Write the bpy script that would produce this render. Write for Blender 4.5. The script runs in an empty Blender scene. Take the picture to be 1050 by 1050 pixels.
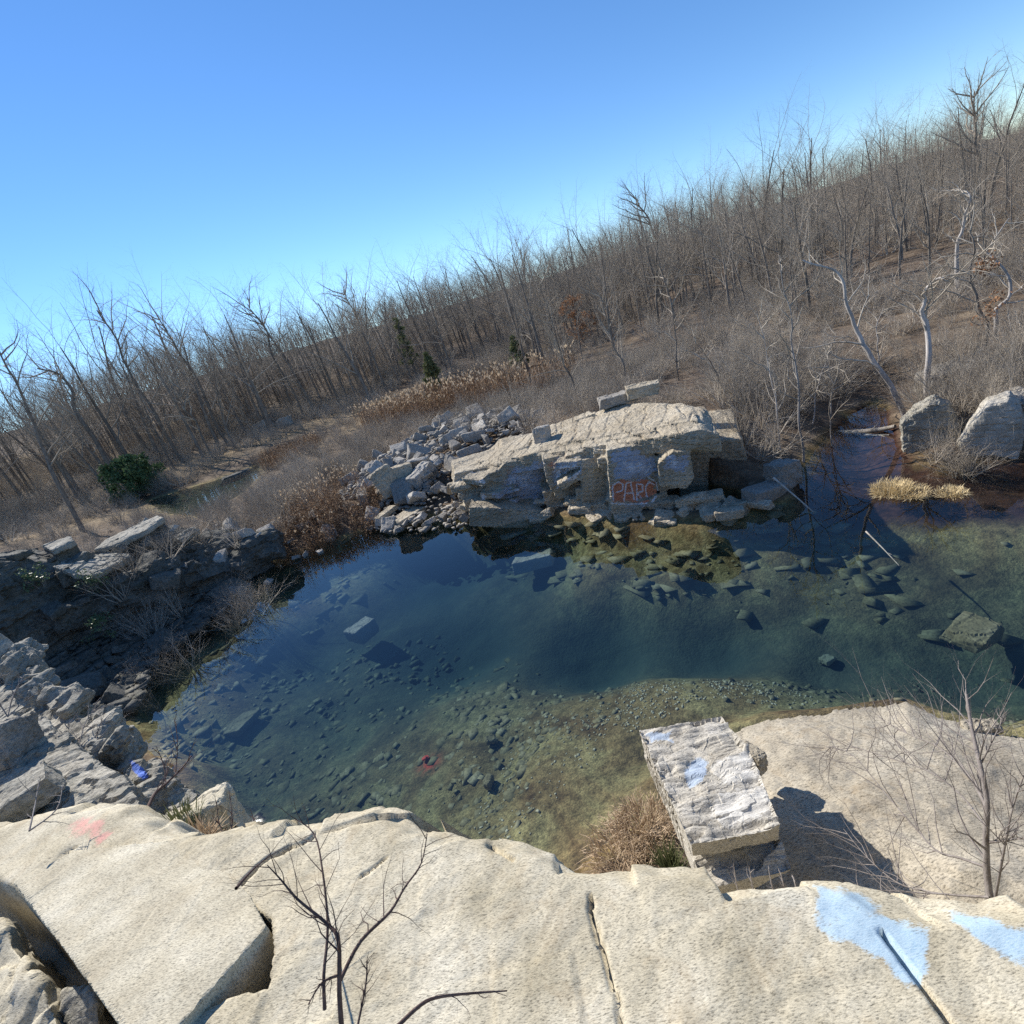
import bpy, bmesh, math, random
import numpy as np
from mathutils import Vector, Matrix
from mathutils.bvhtree import BVHTree
random.seed(7); RNG = np.random.default_rng(7)
C = bpy.context.scene.collection
rad = math.radians

# ------------------------------------------------------------------ camera geometry (survey of the site)
F = 526.0; CX = CY = 525.0; H = 7.0
_n = np.array([440.0, 1325.0]); _d = _n/np.hypot(*_n); _p = math.atan(F/np.hypot(*_n))
_D = np.array([_d[0]*math.cos(_p), _d[1]*math.cos(_p), math.sin(_p)])
_Z = -_D; _Y = np.array([0, 0, 1.0]); _Y = _Y-(_Y@_Z)*_Z; _Y /= np.linalg.norm(_Y); _X = np.cross(_Y, _Z)
RM = np.array([_X, _Y, _Z]); EYE = np.array([0, 0, H])
def ray(x, y):
    v = RM@np.array([x-CX, y-CY, F]); return v/np.linalg.norm(v)
def at(x, y, z=0.0):
    v = ray(x, y); return EYE+v*((z-H)/v[2])
def atr(x, y, r):
    v = ray(x, y); return EYE+v*(r/math.hypot(v[0], v[1]))
def proj(P):
    v = (np.asarray(P)-EYE)@RM
    w = np.where(v[:, 2] > 0.05, v[:, 2], 1e9)
    return np.stack([v[:, 0]/w*F+CX, v[:, 1]/w*F+CY], 1)
SUN_AZ, SUN_EL = rad(-40.0), rad(36.0)
SUN = np.array([math.sin(SUN_AZ)*math.cos(SUN_EL), math.cos(SUN_AZ)*math.cos(SUN_EL), math.sin(SUN_EL)])

# ------------------------------------------------------------------ noise
def _h(ix, iy, iz, s):
    n = (ix.astype(np.int64)*374761393+iy.astype(np.int64)*668265263+iz.astype(np.int64)*2147483647+s*974711) & 0xffffffff
    n = ((n ^ (n >> 13))*1274126177) & 0xffffffff
    n = ((n ^ (n >> 15))*2246822519) & 0xffffffff
    return ((n ^ (n >> 16)) & 0xffffff)/float(0xffffff)*2-1
def vnoise(P, s=0):
    P = np.asarray(P, float); i = np.floor(P); f = P-i; u = f*f*f*(f*(f*6-15)+10)
    x, y, z = i[:, 0], i[:, 1], i[:, 2]; r = 0
    for a in (0, 1):
        for b in (0, 1):
            for c in (0, 1):
                w = (u[:, 0] if a else 1-u[:, 0])*(u[:, 1] if b else 1-u[:, 1])*(u[:, 2] if c else 1-u[:, 2])
                r = r+w*_h(x+a, y+b, z+c, s)
    return r
def fbm(P, o=4, s=0, g=0.5):
    r = 0; a = 1.0; P = np.asarray(P, float)
    for k in range(o):
        r = r+a*vnoise(P, s+k*17); P = P*2.03+13.7; a *= g
    return r
def ss(a, b, x):
    t = np.clip((x-a)/(b-a), 0, 1); return t*t*(3-2*t)
def poly_sd(P, poly):
    """signed distance, + inside"""
    P = np.asarray(P, float)[:, :2]; poly = np.asarray(poly, float)[:, :2]
    d = np.full(len(P), 1e18); ins = np.zeros(len(P), bool)
    for a, b in zip(poly, np.roll(poly, -1, 0)):
        e = b-a; w = P-a; t = np.clip((w@e)/(e@e+1e-12), 0, 1)
        q = w-t[:, None]*e; d = np.minimum(d, (q*q).sum(1))
        c = (a[1] <= P[:, 1]) != (b[1] <= P[:, 1])
        with np.errstate(divide='ignore', invalid='ignore'):
            xx = a[0]+(P[:, 1]-a[1])*(b[0]-a[0])/(b[1]-a[1]+1e-18)
        ins ^= c & (P[:, 0] < xx)
    return np.where(ins, np.sqrt(d), -np.sqrt(d))
def line_d(P, line):
    P = np.asarray(P, float)[:, :2]; line = np.asarray(line, float)[:, :2]; d = np.full(len(P), 1e18)
    for a, b in zip(line[:-1], line[1:]):
        e = b-a; w = P-a; t = np.clip((w@e)/(e@e+1e-12), 0, 1); q = w-t[:, None]*e
        d = np.minimum(d, (q*q).sum(1))
    return np.sqrt(d)

# ------------------------------------------------------------------ mesh / object helpers
def new_mesh(name, V, faces, mat=None, smooth=False):
    me = bpy.data.meshes.new(name)
    V = np.asarray(V, np.float32)
    if isinstance(faces, np.ndarray):
        n, k = faces.shape
        me.vertices.add(len(V)); me.vertices.foreach_set('co', V.ravel())
        me.loops.add(n*k); me.loops.foreach_set('vertex_index', faces.astype(np.int32).ravel())
        me.polygons.add(n); me.polygons.foreach_set('loop_start', np.arange(0, n*k, k, dtype=np.int32))
        me.update(calc_edges=True)
    else:
        me.from_pydata([tuple(map(float, v)) for v in V], [], [tuple(map(int, f)) for f in faces]); me.update()
    if mat: me.materials.append(mat)
    if smooth: me.polygons.foreach_set('use_smooth', np.ones(len(me.polygons), bool))
    return me
def link(name, me, parent=None, loc=None):
    o = bpy.data.objects.new(name, me); C.objects.link(o)
    if parent: o.parent = parent
    if loc is not None: o.location = tuple(float(v) for v in loc)
    return o
def tag(o, label=None, cat=None, group=None, kind=None):
    if label: o['label'] = label
    if cat: o['category'] = cat
    if group: o['group'] = group
    if kind: o['kind'] = kind
    return o
def empty(name, loc, label, cat, group=None):
    o = bpy.data.objects.new(name, None); C.objects.link(o); o.empty_display_size = .2
    o.location = tuple(float(v) for v in loc)
    return tag(o, label, cat, group)
def co(me):
    a = np.empty(len(me.vertices)*3, np.float32); me.vertices.foreach_get('co', a); return a.reshape(-1, 3).astype(float)
def setco(me, V):
    me.vertices.foreach_set('co', np.asarray(V, np.float32).ravel()); me.update()
def nrm(me):
    a = np.empty(len(me.vertices)*3, np.float32); me.vertices.foreach_get('normal', a); return a.reshape(-1, 3).astype(float)
def attr(me, name, rgb):
    a = me.attributes.new(name, 'FLOAT_COLOR', 'POINT')
    q = np.ones((len(me.vertices), 4), np.float32); q[:, :3] = rgb; a.data.foreach_set('color', q.ravel())

def hulls_bm(hulls):
    out = bmesh.new()
    for pts in hulls:
        b = bmesh.new()
        for p in pts: b.verts.new(tuple(map(float, p)))
        r = bmesh.ops.convex_hull(b, input=b.verts[:])
        dead = [v for v in b.verts if not v.link_faces]
        bmesh.ops.delete(b, geom=dead, context='VERTS')
        bmesh.ops.recalc_face_normals(b, faces=b.faces[:])
        t = bpy.data.meshes.new('tmp'); b.to_mesh(t); b.free(); out.from_mesh(t); bpy.data.meshes.remove(t)
    return out
def remesh(hulls, voxel):
    bm = hulls_bm(hulls); me = bpy.data.meshes.new('rm'); bm.to_mesh(me); bm.free()
    o = bpy.data.objects.new('rm', me); C.objects.link(o)
    m = o.modifiers.new('r', 'REMESH'); m.mode = 'VOXEL'; m.voxel_size = voxel; m.adaptivity = 0
    dg = bpy.context.evaluated_depsgraph_get(); r = bpy.data.meshes.new_from_object(o.evaluated_get(dg))
    bpy.data.objects.remove(o); bpy.data.meshes.remove(me)
    return r
def weather(me, amp=.05, size=.5, strata=None, samp=.02, chip=.03, seed=0):
    """wear: broad bumps, chipped facets and layered bands pushed along the vertex normals"""
    V = co(me); N = nrm(me); s = seed*31.7
    d = amp*fbm(V/size+s, 4, seed)
    cell = vnoise(np.floor(V/(size*.45)+.7*fbm(V/size, 2, seed+5)[:, None])+s, seed+9)
    d = d+chip*cell
    if strata is not None:
        k = np.asarray(strata, float); k = k/np.linalg.norm(k)
        t = V@k/.16+.45*fbm(V/(size*3), 2, seed+3)
        q = t-np.floor(t)
        d = d+samp*(vnoise(np.stack([np.floor(t), V[:, 0]*0, V[:, 1]*0], 1)+s, seed+2)-1.2*ss(.8, .95, q)*(1-ss(.95, 1., q)))
    setco(me, V+N*d[:, None])
def boxpts(c, ax, half, jit, rng, cut=0):
    """jittered corner points of an oriented block; cut>0 adds extra mid points that break the edges"""
    P = []
    for a in (-1, 1):
        for b in (-1, 1):
            for d in (-1, 1):
                q = np.array([a, b, d])*(1-jit*rng.random(3))
                P.append(np.asarray(c)+(q*half)@ax)
    for _ in range(cut):
        q = rng.normal(size=3); q /= np.abs(q).max(); q *= 1-.12*rng.random()
        P.append(np.asarray(c)+(q*half)@ax)
    return P
def rotm(rng, tilt=.3, rz=None):
    return np.array(Matrix.Rotation(rng.random()*6.283 if rz is None else rz, 3, 'Z')@Matrix.Rotation(rng.normal()*tilt, 3, 'X')@Matrix.Rotation(rng.normal()*tilt, 3, 'Y')).T

# ------------------------------------------------------------------ materials
class NT:
    def __init__(s, name):
        s.m = bpy.data.materials.new(name); s.m.use_nodes = True; s.t = s.m.node_tree; s.t.nodes.clear()
        s.out = s.n('ShaderNodeOutputMaterial')
    def n(s, t, **k):
        a = s.t.nodes.new(t)
        for q, v in k.items():
            if q in a.inputs: a.inputs[q].default_value = v
            else: setattr(a, q, v)
        return a
    def l(s, a, b): s.t.links.new(a, b)
    def noise(s, vec, scale, detail=5, rough=.6, dist=0.):
        a = s.n('ShaderNodeTexNoise'); a.inputs['Scale'].default_value = scale; a.inputs['Detail'].default_value = detail
        a.inputs['Roughness'].default_value = rough; a.inputs['Distortion'].default_value = dist
        if vec is not None: s.l(vec, a.inputs['Vector'])
        return a.outputs['Fac']
    def ramp(s, fac, stops):
        a = s.n('ShaderNodeValToRGB'); e = a.color_ramp.elements
        while len(e) < len(stops): e.new(.5)
        for k, (p, c) in zip(e, stops):
            k.position = p; k.color = (c, c, c, 1) if not hasattr(c, '__len__') else (*c, 1)
        s.l(fac, a.inputs['Fac']); return a.outputs['Color']
    def mix(s, fac, a, b, mode='MIX'):
        m = s.n('ShaderNodeMix', data_type='RGBA', blend_type=mode)
        for v, i in ((fac, 0), (a, 6), (b, 7)):
            if hasattr(v, 'links') or isinstance(v, bpy.types.NodeSocket): s.l(v, m.inputs[i])
            elif i == 0: m.inputs[0].default_value = v
            else: m.inputs[i].default_value = (*v, 1) if len(v) == 3 else v
        return m.outputs[2]
    def math(s, op, a, b=0., clamp=False):
        m = s.n('ShaderNodeMath', operation=op, use_clamp=clamp)
        for v, i in ((a, 0), (b, 1)):
            if isinstance(v, bpy.types.NodeSocket): s.l(v, m.inputs[i])
            else: m.inputs[i].default_value = v
        return m.outputs[0]
    def coords(s, kind='Object', scale=(1, 1, 1), rot=(0, 0, 0)):
        t = s.n('ShaderNodeTexCoord'); m = s.n('ShaderNodeMapping')
        m.inputs['Scale'].default_value = scale; m.inputs['Rotation'].default_value = rot
        s.l(t.outputs[kind], m.inputs['Vector']); return m.outputs['Vector']
    def bsdf(s, col, rough=.9, spec=.25, normal=None):
        b = s.n('ShaderNodeBsdfPrincipled')
        if isinstance(col, bpy.types.NodeSocket): s.l(col, b.inputs['Base Color'])
        else: b.inputs['Base Color'].default_value = (*col, 1)
        if isinstance(rough, bpy.types.NodeSocket): s.l(rough, b.inputs['Roughness'])
        else: b.inputs['Roughness'].default_value = rough
        b.inputs['Specular IOR Level'].default_value = spec
        if normal is not None: s.l(normal, b.inputs['Normal'])
        return b.outputs[0]
    def bump(s, h, strength=.5, dist=.02, normal=None):
        b = s.n('ShaderNodeBump'); b.inputs['Strength'].default_value = strength; b.inputs['Distance'].default_value = dist
        s.l(h, b.inputs['Height'])
        if normal is not None: s.l(normal, b.inputs['Normal'])
        return b.outputs[0]
    def done(s, sh): s.l(sh, s.out.inputs['Surface']); return s.m

def rock_mat(name, c_lo, c_mid, c_hi, grain=60, bump=.6, dist=.012, stretch=(1, 1, 1), rot=(0, 0, 0), lichen=.25, lich_col=(.10, .105, .085), stain=.3, paint=None, big=1.2, per=0.0, fleck=.42, soft=1.):
    N = NT(name); v = N.coords('Object'); vs = N.coords('Object', stretch, rot)
    n1 = N.noise(v, big, 6, .62); n2 = N.noise(vs, grain, 5, .7); n3 = N.noise(v, big*6, 6, .65, .4)
    base = N.ramp(n1, [(.3, c_lo), (.5, c_mid), (.72, c_hi)])
    fl = N.ramp(n2, [(.34, fleck), (.46, .88), (.6, 1.16)])
    base = N.mix(1., base, fl, 'MULTIPLY')
    spk = N.ramp(N.noise(vs, grain*2.7, 2, .5), [(.60, 0.), (.68, 1.)])
    base = N.mix(N.math('MULTIPLY', spk, .35), base, (.06, .055, .05))
    if stain > 0:
        st = N.ramp(N.noise(v, big*1.7, 7, .7, .6), [(.52, 0.), (.66, 1.)])
        base = N.mix(N.math('MULTIPLY', st, stain), base, (c_mid[0]*.62, c_mid[1]*.5, c_mid[2]*.36))
    if lichen > 0:
        li = N.ramp(n3, [(.54, 0.), (.64, 1.)])
        base = N.mix(N.math('MULTIPLY', li, lichen), base, lich_col)
    if per > 0:
        oi = N.n('ShaderNodeObjectInfo'); k = N.ramp(oi.outputs['Random'], [(0, 1-per), (1, 1+per)])
        base = N.mix(1., base, k, 'MULTIPLY')
    hh = N.math('ADD', N.math('MULTIPLY', n2, .6), N.math('ADD', N.math('MULTIPLY', n3, soft), N.math('MULTIPLY', N.noise(v, grain*.25, 5, .6), .7*soft)))
    nb = N.bump(hh, bump, dist)
    if paint:
        a = N.n('ShaderNodeAttribute', attribute_name='paint'); sp = N.n('ShaderNodeSeparateColor'); N.l(a.outputs['Color'], sp.inputs[0])
        wear = N.noise(v, paint.get('wear', 22), 6, .7)
        gr = N.math('MULTIPLY', N.math('SUBTRACT', n2, .5), .9)
        for ch, col in paint['cols']:
            s = N.math('ADD', sp.outputs[ch], N.math('ADD', N.math('MULTIPLY', N.math('SUBTRACT', wear, .5), .9), gr))
            f = N.ramp(s, [(.40, 0.), (.62, 1.)])
            base = N.mix(N.math('MULTIPLY', f, paint.get('op', .8)), base, col)
    return N.done(N.bsdf(base, .88, .2, nb))
M = {}
M['ledge'] = rock_mat('pale_granite', (.40, .345, .235), (.55, .485, .35), (.65, .59, .455), 62, .7, .005, (1, 3.2, 1.5), (0, 0, .64), .16, (.24, .215, .15), .28,
                      dict(cols=((0, (.36, .57, .74)), (1, (.72, .30, .27))), wear=9, op=.64), big=2.6, fleck=.26, soft=.12)
M['slab'] = rock_mat('cream_granite', (.41, .355, .25), (.55, .49, .36), (.65, .595, .465), 62, .7, .005, (1, 3.0, 1.4), (0, 0, -.5), .14, (.24, .22, .18), .14, big=2.6, fleck=.26, soft=.12)
M['boulder'] = rock_mat('split_granite', (.37, .335, .27), (.50, .46, .385), (.61, .57, .495), 34, 1., .010, (1, 2.5, 2.5), (0, 0, .3), .18, (.15, .14, .12), .15,
                        dict(cols=((0, (.36, .52, .74)), (1, (.72, .70, .65))), wear=14, op=.5), big=2., fleck=.3, soft=.5)
M['shore_slab'] = rock_mat('weathered_granite', (.27, .235, .18), (.40, .35, .265), (.52, .465, .365), 24, 1., .012, (1, 2.6, 1.4), (0, 0, .5), .45, (.21, .20, .175), .4, big=1.1, fleck=.25)
M['grey_rock'] = rock_mat('grey_gneiss', (.29, .26, .22), (.42, .385, .33), (.55, .51, .44), 22, 1., .03, (1, 1, 2.4), (.3, .2, 0), .35, (.12, .12, .10), .22, big=1.3, per=.3)
M['ridge'] = rock_mat('left_gneiss', (.24, .22, .18), (.36, .335, .275), (.50, .46, .38), 20, 1., .03, (1, 1, 2.2), (.3, .3, .2), .30, (.16, .16, .12), .2,
                      dict(cols=((0, (.10, .22, .75)), (1, (.7, .25, .25))), wear=16, op=.8), big=1.2)
M['outcrop'] = rock_mat('outcrop_gneiss', (.36, .30, .21), (.48, .41, .30), (.58, .51, .39), 14, 1., .04, (1, 1, 3), (.2, .1, 0), .30, (.13, .125, .11), .25,
                        dict(cols=((0, (.40, .46, .58)), (1, (.62, .21, .11)), (2, (.78, .80, .84))), wear=5, op=.78), big=.8, fleck=.3)
M['shaded_wall_rock'] = rock_mat('shaded_wall_gneiss', (.085, .085, .07), (.14, .135, .115), (.24, .225, .19), 12, 1., .05, (1, 1, 2.4), (.2, .1, 0), .45, (.055, .065, .045), .2, big=.7)  # shade of the left wall put into the base colour, plus dark mossy lichen

def bark_mat(name, lo, hi, scale=8, per=.25):
    N = NT(name); v = N.coords('Object', (1, 1, .25))
    n = N.noise(v, scale, 5, .7); c = N.ramp(n, [(.35, lo), (.65, hi)])
    oi = N.n('ShaderNodeObjectInfo'); k = N.ramp(oi.outputs['Random'], [(0, 1-per), (1, 1+per)])
    return N.done(N.bsdf(N.mix(1., c, k, 'MULTIPLY'), .9, .15, N.bump(n, .5, .02)))
M['bark'] = bark_mat('grey_brown_bark', (.11, .09, .075), (.27, .235, .195))
M['twig'] = bark_mat('brown_twig_bark', (.25, .215, .17), (.42, .365, .295))
M['pale_bark'] = bark_mat('pale_silver_bark', (.26, .235, .21), (.52, .48, .44), 5)
M['brush'] = bark_mat('dry_brush_stems', (.30, .255, .20), (.56, .495, .405), 5)
M['dark_bark'] = bark_mat('dark_shrub_bark', (.08, .052, .044), (.17, .12, .105), 20)
M['grey_twig'] = bark_mat('grey_shrub_bark', (.19, .16, .14), (.36, .32, .29), 20)
def simple(name, lo, hi, scale=6, rough=.85, kind='Object', trans=0.):
    N = NT(name); v = N.coords(kind); c = N.ramp(N.noise(v, scale, 4, .6), [(.3, lo), (.7, hi)])
    s = N.bsdf(c, rough, .2)
    if trans:
        t = N.n('ShaderNodeBsdfTranslucent'); N.l(c, t.inputs['Color']); mx = N.n('ShaderNodeMixShader'); mx.inputs[0].default_value = trans
        N.l(s, mx.inputs[1]); N.l(t.outputs[0], mx.inputs[2]); s = mx.outputs[0]
    return N.done(s)
M['reed_stem'] = simple('dry_reed_stem', (.24, .145, .08), (.42, .28, .165), 3, trans=.25)
M['reed_plume'] = simple('pale_reed_plume', (.55, .42, .28), (.72, .60, .44), 5, trans=.3)
M['straw'] = simple('dry_straw', (.36, .255, .16), (.60, .47, .325), 9, trans=.2)
M['pale_straw'] = simple('bleached_straw', (.55, .42, .22), (.75, .62, .38), 9, trans=.2)
M['needle'] = simple('evergreen_needles', (.05, .09, .04), (.12, .18, .08), 4, trans=.2)
M['dull_green'] = simple('dull_green_leaves', (.10, .115, .05), (.20, .21, .10), 4, trans=.2)
M['brown_leaf'] = simple('dead_oak_leaves', (.24, .12, .06), (.42, .24, .13), 4, trans=.25)
M['rhodo'] = simple('broad_green_leaves', (.06, .10, .05), (.16, .22, .11), 5, .5, trans=.15)
M['deadwood'] = bark_mat('bleached_deadwood', (.30, .26, .21), (.58, .52, .44), 6)

def ground_mat():
    N = NT('leaf_litter_ground'); v = N.coords('Object')
    n1 = N.noise(v, .12, 6, .6); n2 = N.noise(v, 1.1, 7, .7, .5); n3 = N.noise(v, 14, 4, .7)
    dry = N.ramp(n2, [(.30, (.06, .045, .032)), (.48, (.15, .11, .075)), (.62, (.24, .185, .125)), (.75, (.30, .24, .17))])
    red = N.ramp(n2, [(.30, (.06, .045, .034)), (.5, (.155, .115, .083)), (.72, (.26, .20, .145))])
    land = N.mix(N.ramp(n1, [(.42, 0.), (.58, 1.)]), dry, red)
    land = N.mix(1., land, N.ramp(n3, [(.32, .45), (.6, 1.2)]), 'MULTIPLY')
    ge = N.n('ShaderNodeNewGeometry'); sx = N.n('ShaderNodeSeparateXYZ'); N.l(ge.outputs['Position'], sx.inputs[0])
    b1 = N.noise(v, .55, 6, .65, .8); b2 = N.noise(v, 5., 6, .7); b3 = N.noise(v, 30, 3, .6)
    bed = N.ramp(b1, [(.34, (.13, .08, .035)), (.48, (.24, .175, .08)), (.60, (.34, .28, .13)), (.74, (.22, .18, .085))])
    bed = N.mix(1., bed, N.ramp(b2, [(.32, .35), (.6, 1.15)]), 'MULTIPLY')
    bed = N.mix(1., bed, N.ramp(b3, [(.35, .6), (.62, 1.2)]), 'MULTIPLY')
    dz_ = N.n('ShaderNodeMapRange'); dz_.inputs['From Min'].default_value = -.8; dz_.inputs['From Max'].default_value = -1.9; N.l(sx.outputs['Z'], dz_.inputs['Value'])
    bed = N.mix(N.math('MULTIPLY', dz_.outputs[0], .85), bed, (.115, .135, .115))  # deep bed tinted grey-green in place of light scattered by the water
    at_ = N.n('ShaderNodeAttribute', attribute_name='paint'); sp = N.n('ShaderNodeSeparateColor'); N.l(at_.outputs['Color'], sp.inputs[0])
    leafbed = N.ramp(b2, [(.32, (.022, .012, .009)), (.55, (.065, .030, .020)), (.72, (.14, .075, .045))])
    bed = N.mix(sp.outputs[0], bed, leafbed)
    bed = N.mix(N.math('MULTIPLY', sp.outputs[2], N.ramp(b2, [(.40, 0.), (.55, 1.)])), bed, (.55, .07, .05))
    grass = N.ramp(n2, [(.3, (.30, .21, .11)), (.6, (.50, .38, .22)), (.75, (.56, .45, .29))])
    land = N.mix(N.math('MULTIPLY', sp.outputs[1], N.ramp(n3, [(.3, .5), (.6, 1.)])), land, grass)
    f = N.n('ShaderNodeMapRange'); f.inputs['From Min'].default_value = .02; f.inputs['From Max'].default_value = .16; N.l(sx.outputs['Z'], f.inputs['Value'])
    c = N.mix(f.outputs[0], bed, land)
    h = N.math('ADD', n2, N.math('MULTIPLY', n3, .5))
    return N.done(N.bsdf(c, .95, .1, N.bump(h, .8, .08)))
M['ground'] = ground_mat()

def water_mat():
    N = NT('clear_pond_water'); v = N.coords('Object', (1, 1, 1))
    h = N.noise(v, 1.1, 4, .5)
    nb = N.bump(h, .11, .02)
    ge = N.n('ShaderNodeNewGeometry'); dt = N.n('ShaderNodeVectorMath', operation='DOT_PRODUCT'); N.l(ge.outputs['Incoming'], dt.inputs[0]); N.l(nb, dt.inputs[1])
    cz = N.math('ABSOLUTE', dt.outputs['Value']); fr_ = N.math('ADD', N.math('MULTIPLY', N.math('POWER', N.math('SUBTRACT', 1., cz, True), 5.), 1.1), .062)
    tr = N.n('ShaderNodeBsdfTransparent'); tr.inputs['Color'].default_value = (.96, .98, .97, 1)
    gl = N.n('ShaderNodeBsdfGlossy'); gl.inputs['Roughness'].default_value = .006; N.l(nb, gl.inputs['Normal'])
    mx = N.n('ShaderNodeMixShader'); N.l(fr_, mx.inputs[0]); N.l(tr.outputs[0], mx.inputs[1]); N.l(gl.outputs[0], mx.inputs[2])
    ab = N.n('ShaderNodeVolumeAbsorption'); ab.inputs['Color'].default_value = (.14, .40, .47, 1); ab.inputs['Density'].default_value = .40
    N.l(ab.outputs[0], N.out.inputs['Volume'])
    return N.done(mx.outputs[0])
M['water'] = water_mat()

# ------------------------------------------------------------------ terrain
SH = [at(*p)[:2] for p in [(175, 785), (140, 765), (112, 735), (108, 705), (140, 670), (180, 643), (230, 606), (270, 580), (300, 568), (340, 556), (395, 536), (420, 530), (480, 526), (540, 528), (600, 530), (660, 533), (720, 535), (770, 521), (815, 512), (824, 480), (845, 448), (872, 424), (893, 412), (908, 418), (914, 440), (925, 470), (960, 480), (1000, 476), (1050, 470), (1130, 462)]]
SH += [(22, 14), (22, 6), (12, 4.6)]
SH += [at(*p)[:2] for p in [(1050, 756), (1010, 744), (960, 733), (930, 721), (850, 733), (770, 748), (715, 790), (668, 835), (612, 872), (580, 905)]]
SH += [(-.9, 3.4), (-2.6, 3.4), (-4.2, 4.6), (-6.6, 6.6), (-8.3, 8.6)]
SH = np.array(SH)
POOL = np.array([at(*p)[:2] for p in [(170, 527), (150, 514), (205, 498), (262, 478), (268, 486), (250, 505), (205, 530)]])
SS = [at(x, y)[:2] for x, y in [(690, 812), (715, 778), (765, 746), (800, 738), (850, 731), (895, 726), (930, 719), (962, 734), (1008, 746), (1050, 758), (1150, 775)]]+[(9, 2.5), (9, -1), (1.0, 1.2), (.75, 2.6), (.8, 3.6)]
OUT = [at(x, y)[:2] for x, y in [(482, 521), (600, 525), (660, 528), (720, 530), (765, 518)]]+[atr(x, y, r)[:2] for x, y, r in [(772, 490, 15.5), (725, 440, 16.5), (690, 430, 19.), (620, 430, 21.5), (550, 445, 22.), (505, 470, 22.)]]
DEEP = [(600, 800, .22), (560, 860, .3), (700, 700, .4), (620, 720, .5), (480, 720, .95), (440, 790, .8), (350, 800, 1.1), (250, 740, 1.2), (330, 690, 1.6), (300, 640, 1.8), (450, 620, 2.3), (600, 620, 2.5), (720, 610, 2.4), (850, 625, 2.1), (1000, 630, 2.0),
        (850, 690, .8), (1000, 700, .75), (780, 710, .4), (950, 500, .22), (870, 500, .3), (1030, 510, .3), (900, 470, .3), (900, 570, 1.1), (1000, 560, 1.2), (820, 560, 1.3), (160, 720, .45), (200, 660, .5), (260, 620, .5), (340, 580, .9), (430, 560, 2.), (520, 565, 1.6), (620, 550, .5), (700, 555, .45), (780, 550, .5), (880, 430, .15)]
DP = np.array([[*at(x, y)[:2], d] for x, y, d in DEEP])
AZK = np.array([-180, -100, -70, -45, -30, -15, 0, 12, 25, 40, 55, 75, 100, 180.])
RK = np.array([0, 12, 18, 24, 32, 45, 60, 80, 110, 160, 300, 800.])
#              0    12   18   24   32   45   60   80   110  160  300  800
TZ = np.array([[5.0, 5.0, 5., 5.0, 5.0, 5.0, 5.0, 5.0, 5.0, 5.0, 5., 5.],
               [4.4, 4.6, 4.6, 4.6, 4.6, 4.6, 4.6, 4.6, 4.6, 4.6, 4.6, 4.6],
               [1.6, 2.0, 2.5, 2.8, 2.8, 2.6, 2.5, 2.6, 3.0, 3.5, 4., 4.],
               [1.2, 1.4, 1.8, 2.0, 1.2, .7, 1.0, 1.8, 3.8, 11., 24., 24.],
               [.5, .8, 1.2, 1.4, .9, .4, .6, 1.5, 3.6, 11., 24., 24.],
               [.5, .8, .9, .9, .7, .3, .4, 1.2, 3.6, 10., 21., 21.],
               [.5, .6, .7, .9, .8, .4, .35, 1.2, 3.6, 9., 18., 18.],
               [.5, .6, 1.2, 1.6, 1.2, .6, .8, 1.8, 4.0, 8., 16., 16.],
               [.5, .8, 1.4, 1.3, 1.0, 1.2, 2.2, 3.4, 5.2, 8., 15., 15.],
               [.4, .5, .7, .8, 1.1, 1.8, 2.7, 3.9, 5.5, 8., 13., 13.],
               [.4, .5, .8, 1.1, 1.6, 2.3, 3.2, 4.3, 5.2, 5.5, 5.5, 5.5],
               [.6, 1., 1.6, 2.2, 3., 4., 5., 6., 6., 6., 6., 6.],
               [4.4, 4.6, 4.6, 4.6, 4.6, 4.6, 4.6, 4.6, 4.6, 4.6, 4.6, 4.6],
               [5.0, 5.0, 5., 5.0, 5.0, 5.0, 5.0, 5.0, 5.0, 5.0, 5., 5.]])
def table(az, r):
    i = np.clip(np.searchsorted(AZK, az, 'right')-1, 0, len(AZK)-2); a = ss(0, 1, (az-AZK[i])/(AZK[i+1]-AZK[i]))
    j = np.clip(np.searchsorted(RK, r, 'right')-1, 0, len(RK)-2); b = ss(0, 1, np.clip((r-RK[j])/(RK[j+1]-RK[j]), 0, 1))
    return (TZ[i, j]*(1-a)+TZ[i+1, j]*a)*(1-b)+(TZ[i, j+1]*(1-a)+TZ[i+1, j+1]*a)*b
def depth(P):
    w = 1/(((P[:, None, :2]-DP[None, :, :2])**2).sum(2)+1.6)**1.7
    return (w*DP[:, 2]).sum(1)/w.sum(1)
def terrain(P, fine=True):
    P = np.asarray(P, float); r = np.hypot(P[:, 0], P[:, 1]); az = np.degrees(np.arctan2(P[:, 0], P[:, 1]))
    P3 = np.stack([P[:, 0], P[:, 1], P[:, 0]*0], 1)
    z = table(az, r)+fbm(P3/9., 3, 3)*.28*ss(14, 40, r)+fbm(P3/1.4, 3, 4)*.06
    sd = poly_sd(P, SH); sp = poly_sd(P, POOL)
    bank = .06+np.maximum(-sd, 0)*.32+.05*fbm(P3/.7, 2, 8)
    zo = np.minimum(z, bank+.25*ss(0, 6, -sd))
    zo = np.minimum(zo, .04+np.maximum(-sp, 0)*.10+.05*fbm(P3/.9, 2, 18))
    zi = -depth(P)*ss(0, 1.1, sd)-.03+.05*fbm(P3/.8, 3, 6)*ss(.1, .6, sd)
    z = np.where(sd > 0, np.minimum(zi, -.02), np.maximum(zo, .02))
    z = z-.6*ss(-.25, .3, poly_sd(P, SS))*(z < 1.6)
    z = np.where(poly_sd(P, OUT) > 0, np.minimum(z, .9-1.3*ss(0, .3, poly_sd(P, OUT))), z)
    return np.where(sp > 0, -.5*ss(0, 1.5, sp)-.02, z)
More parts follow.
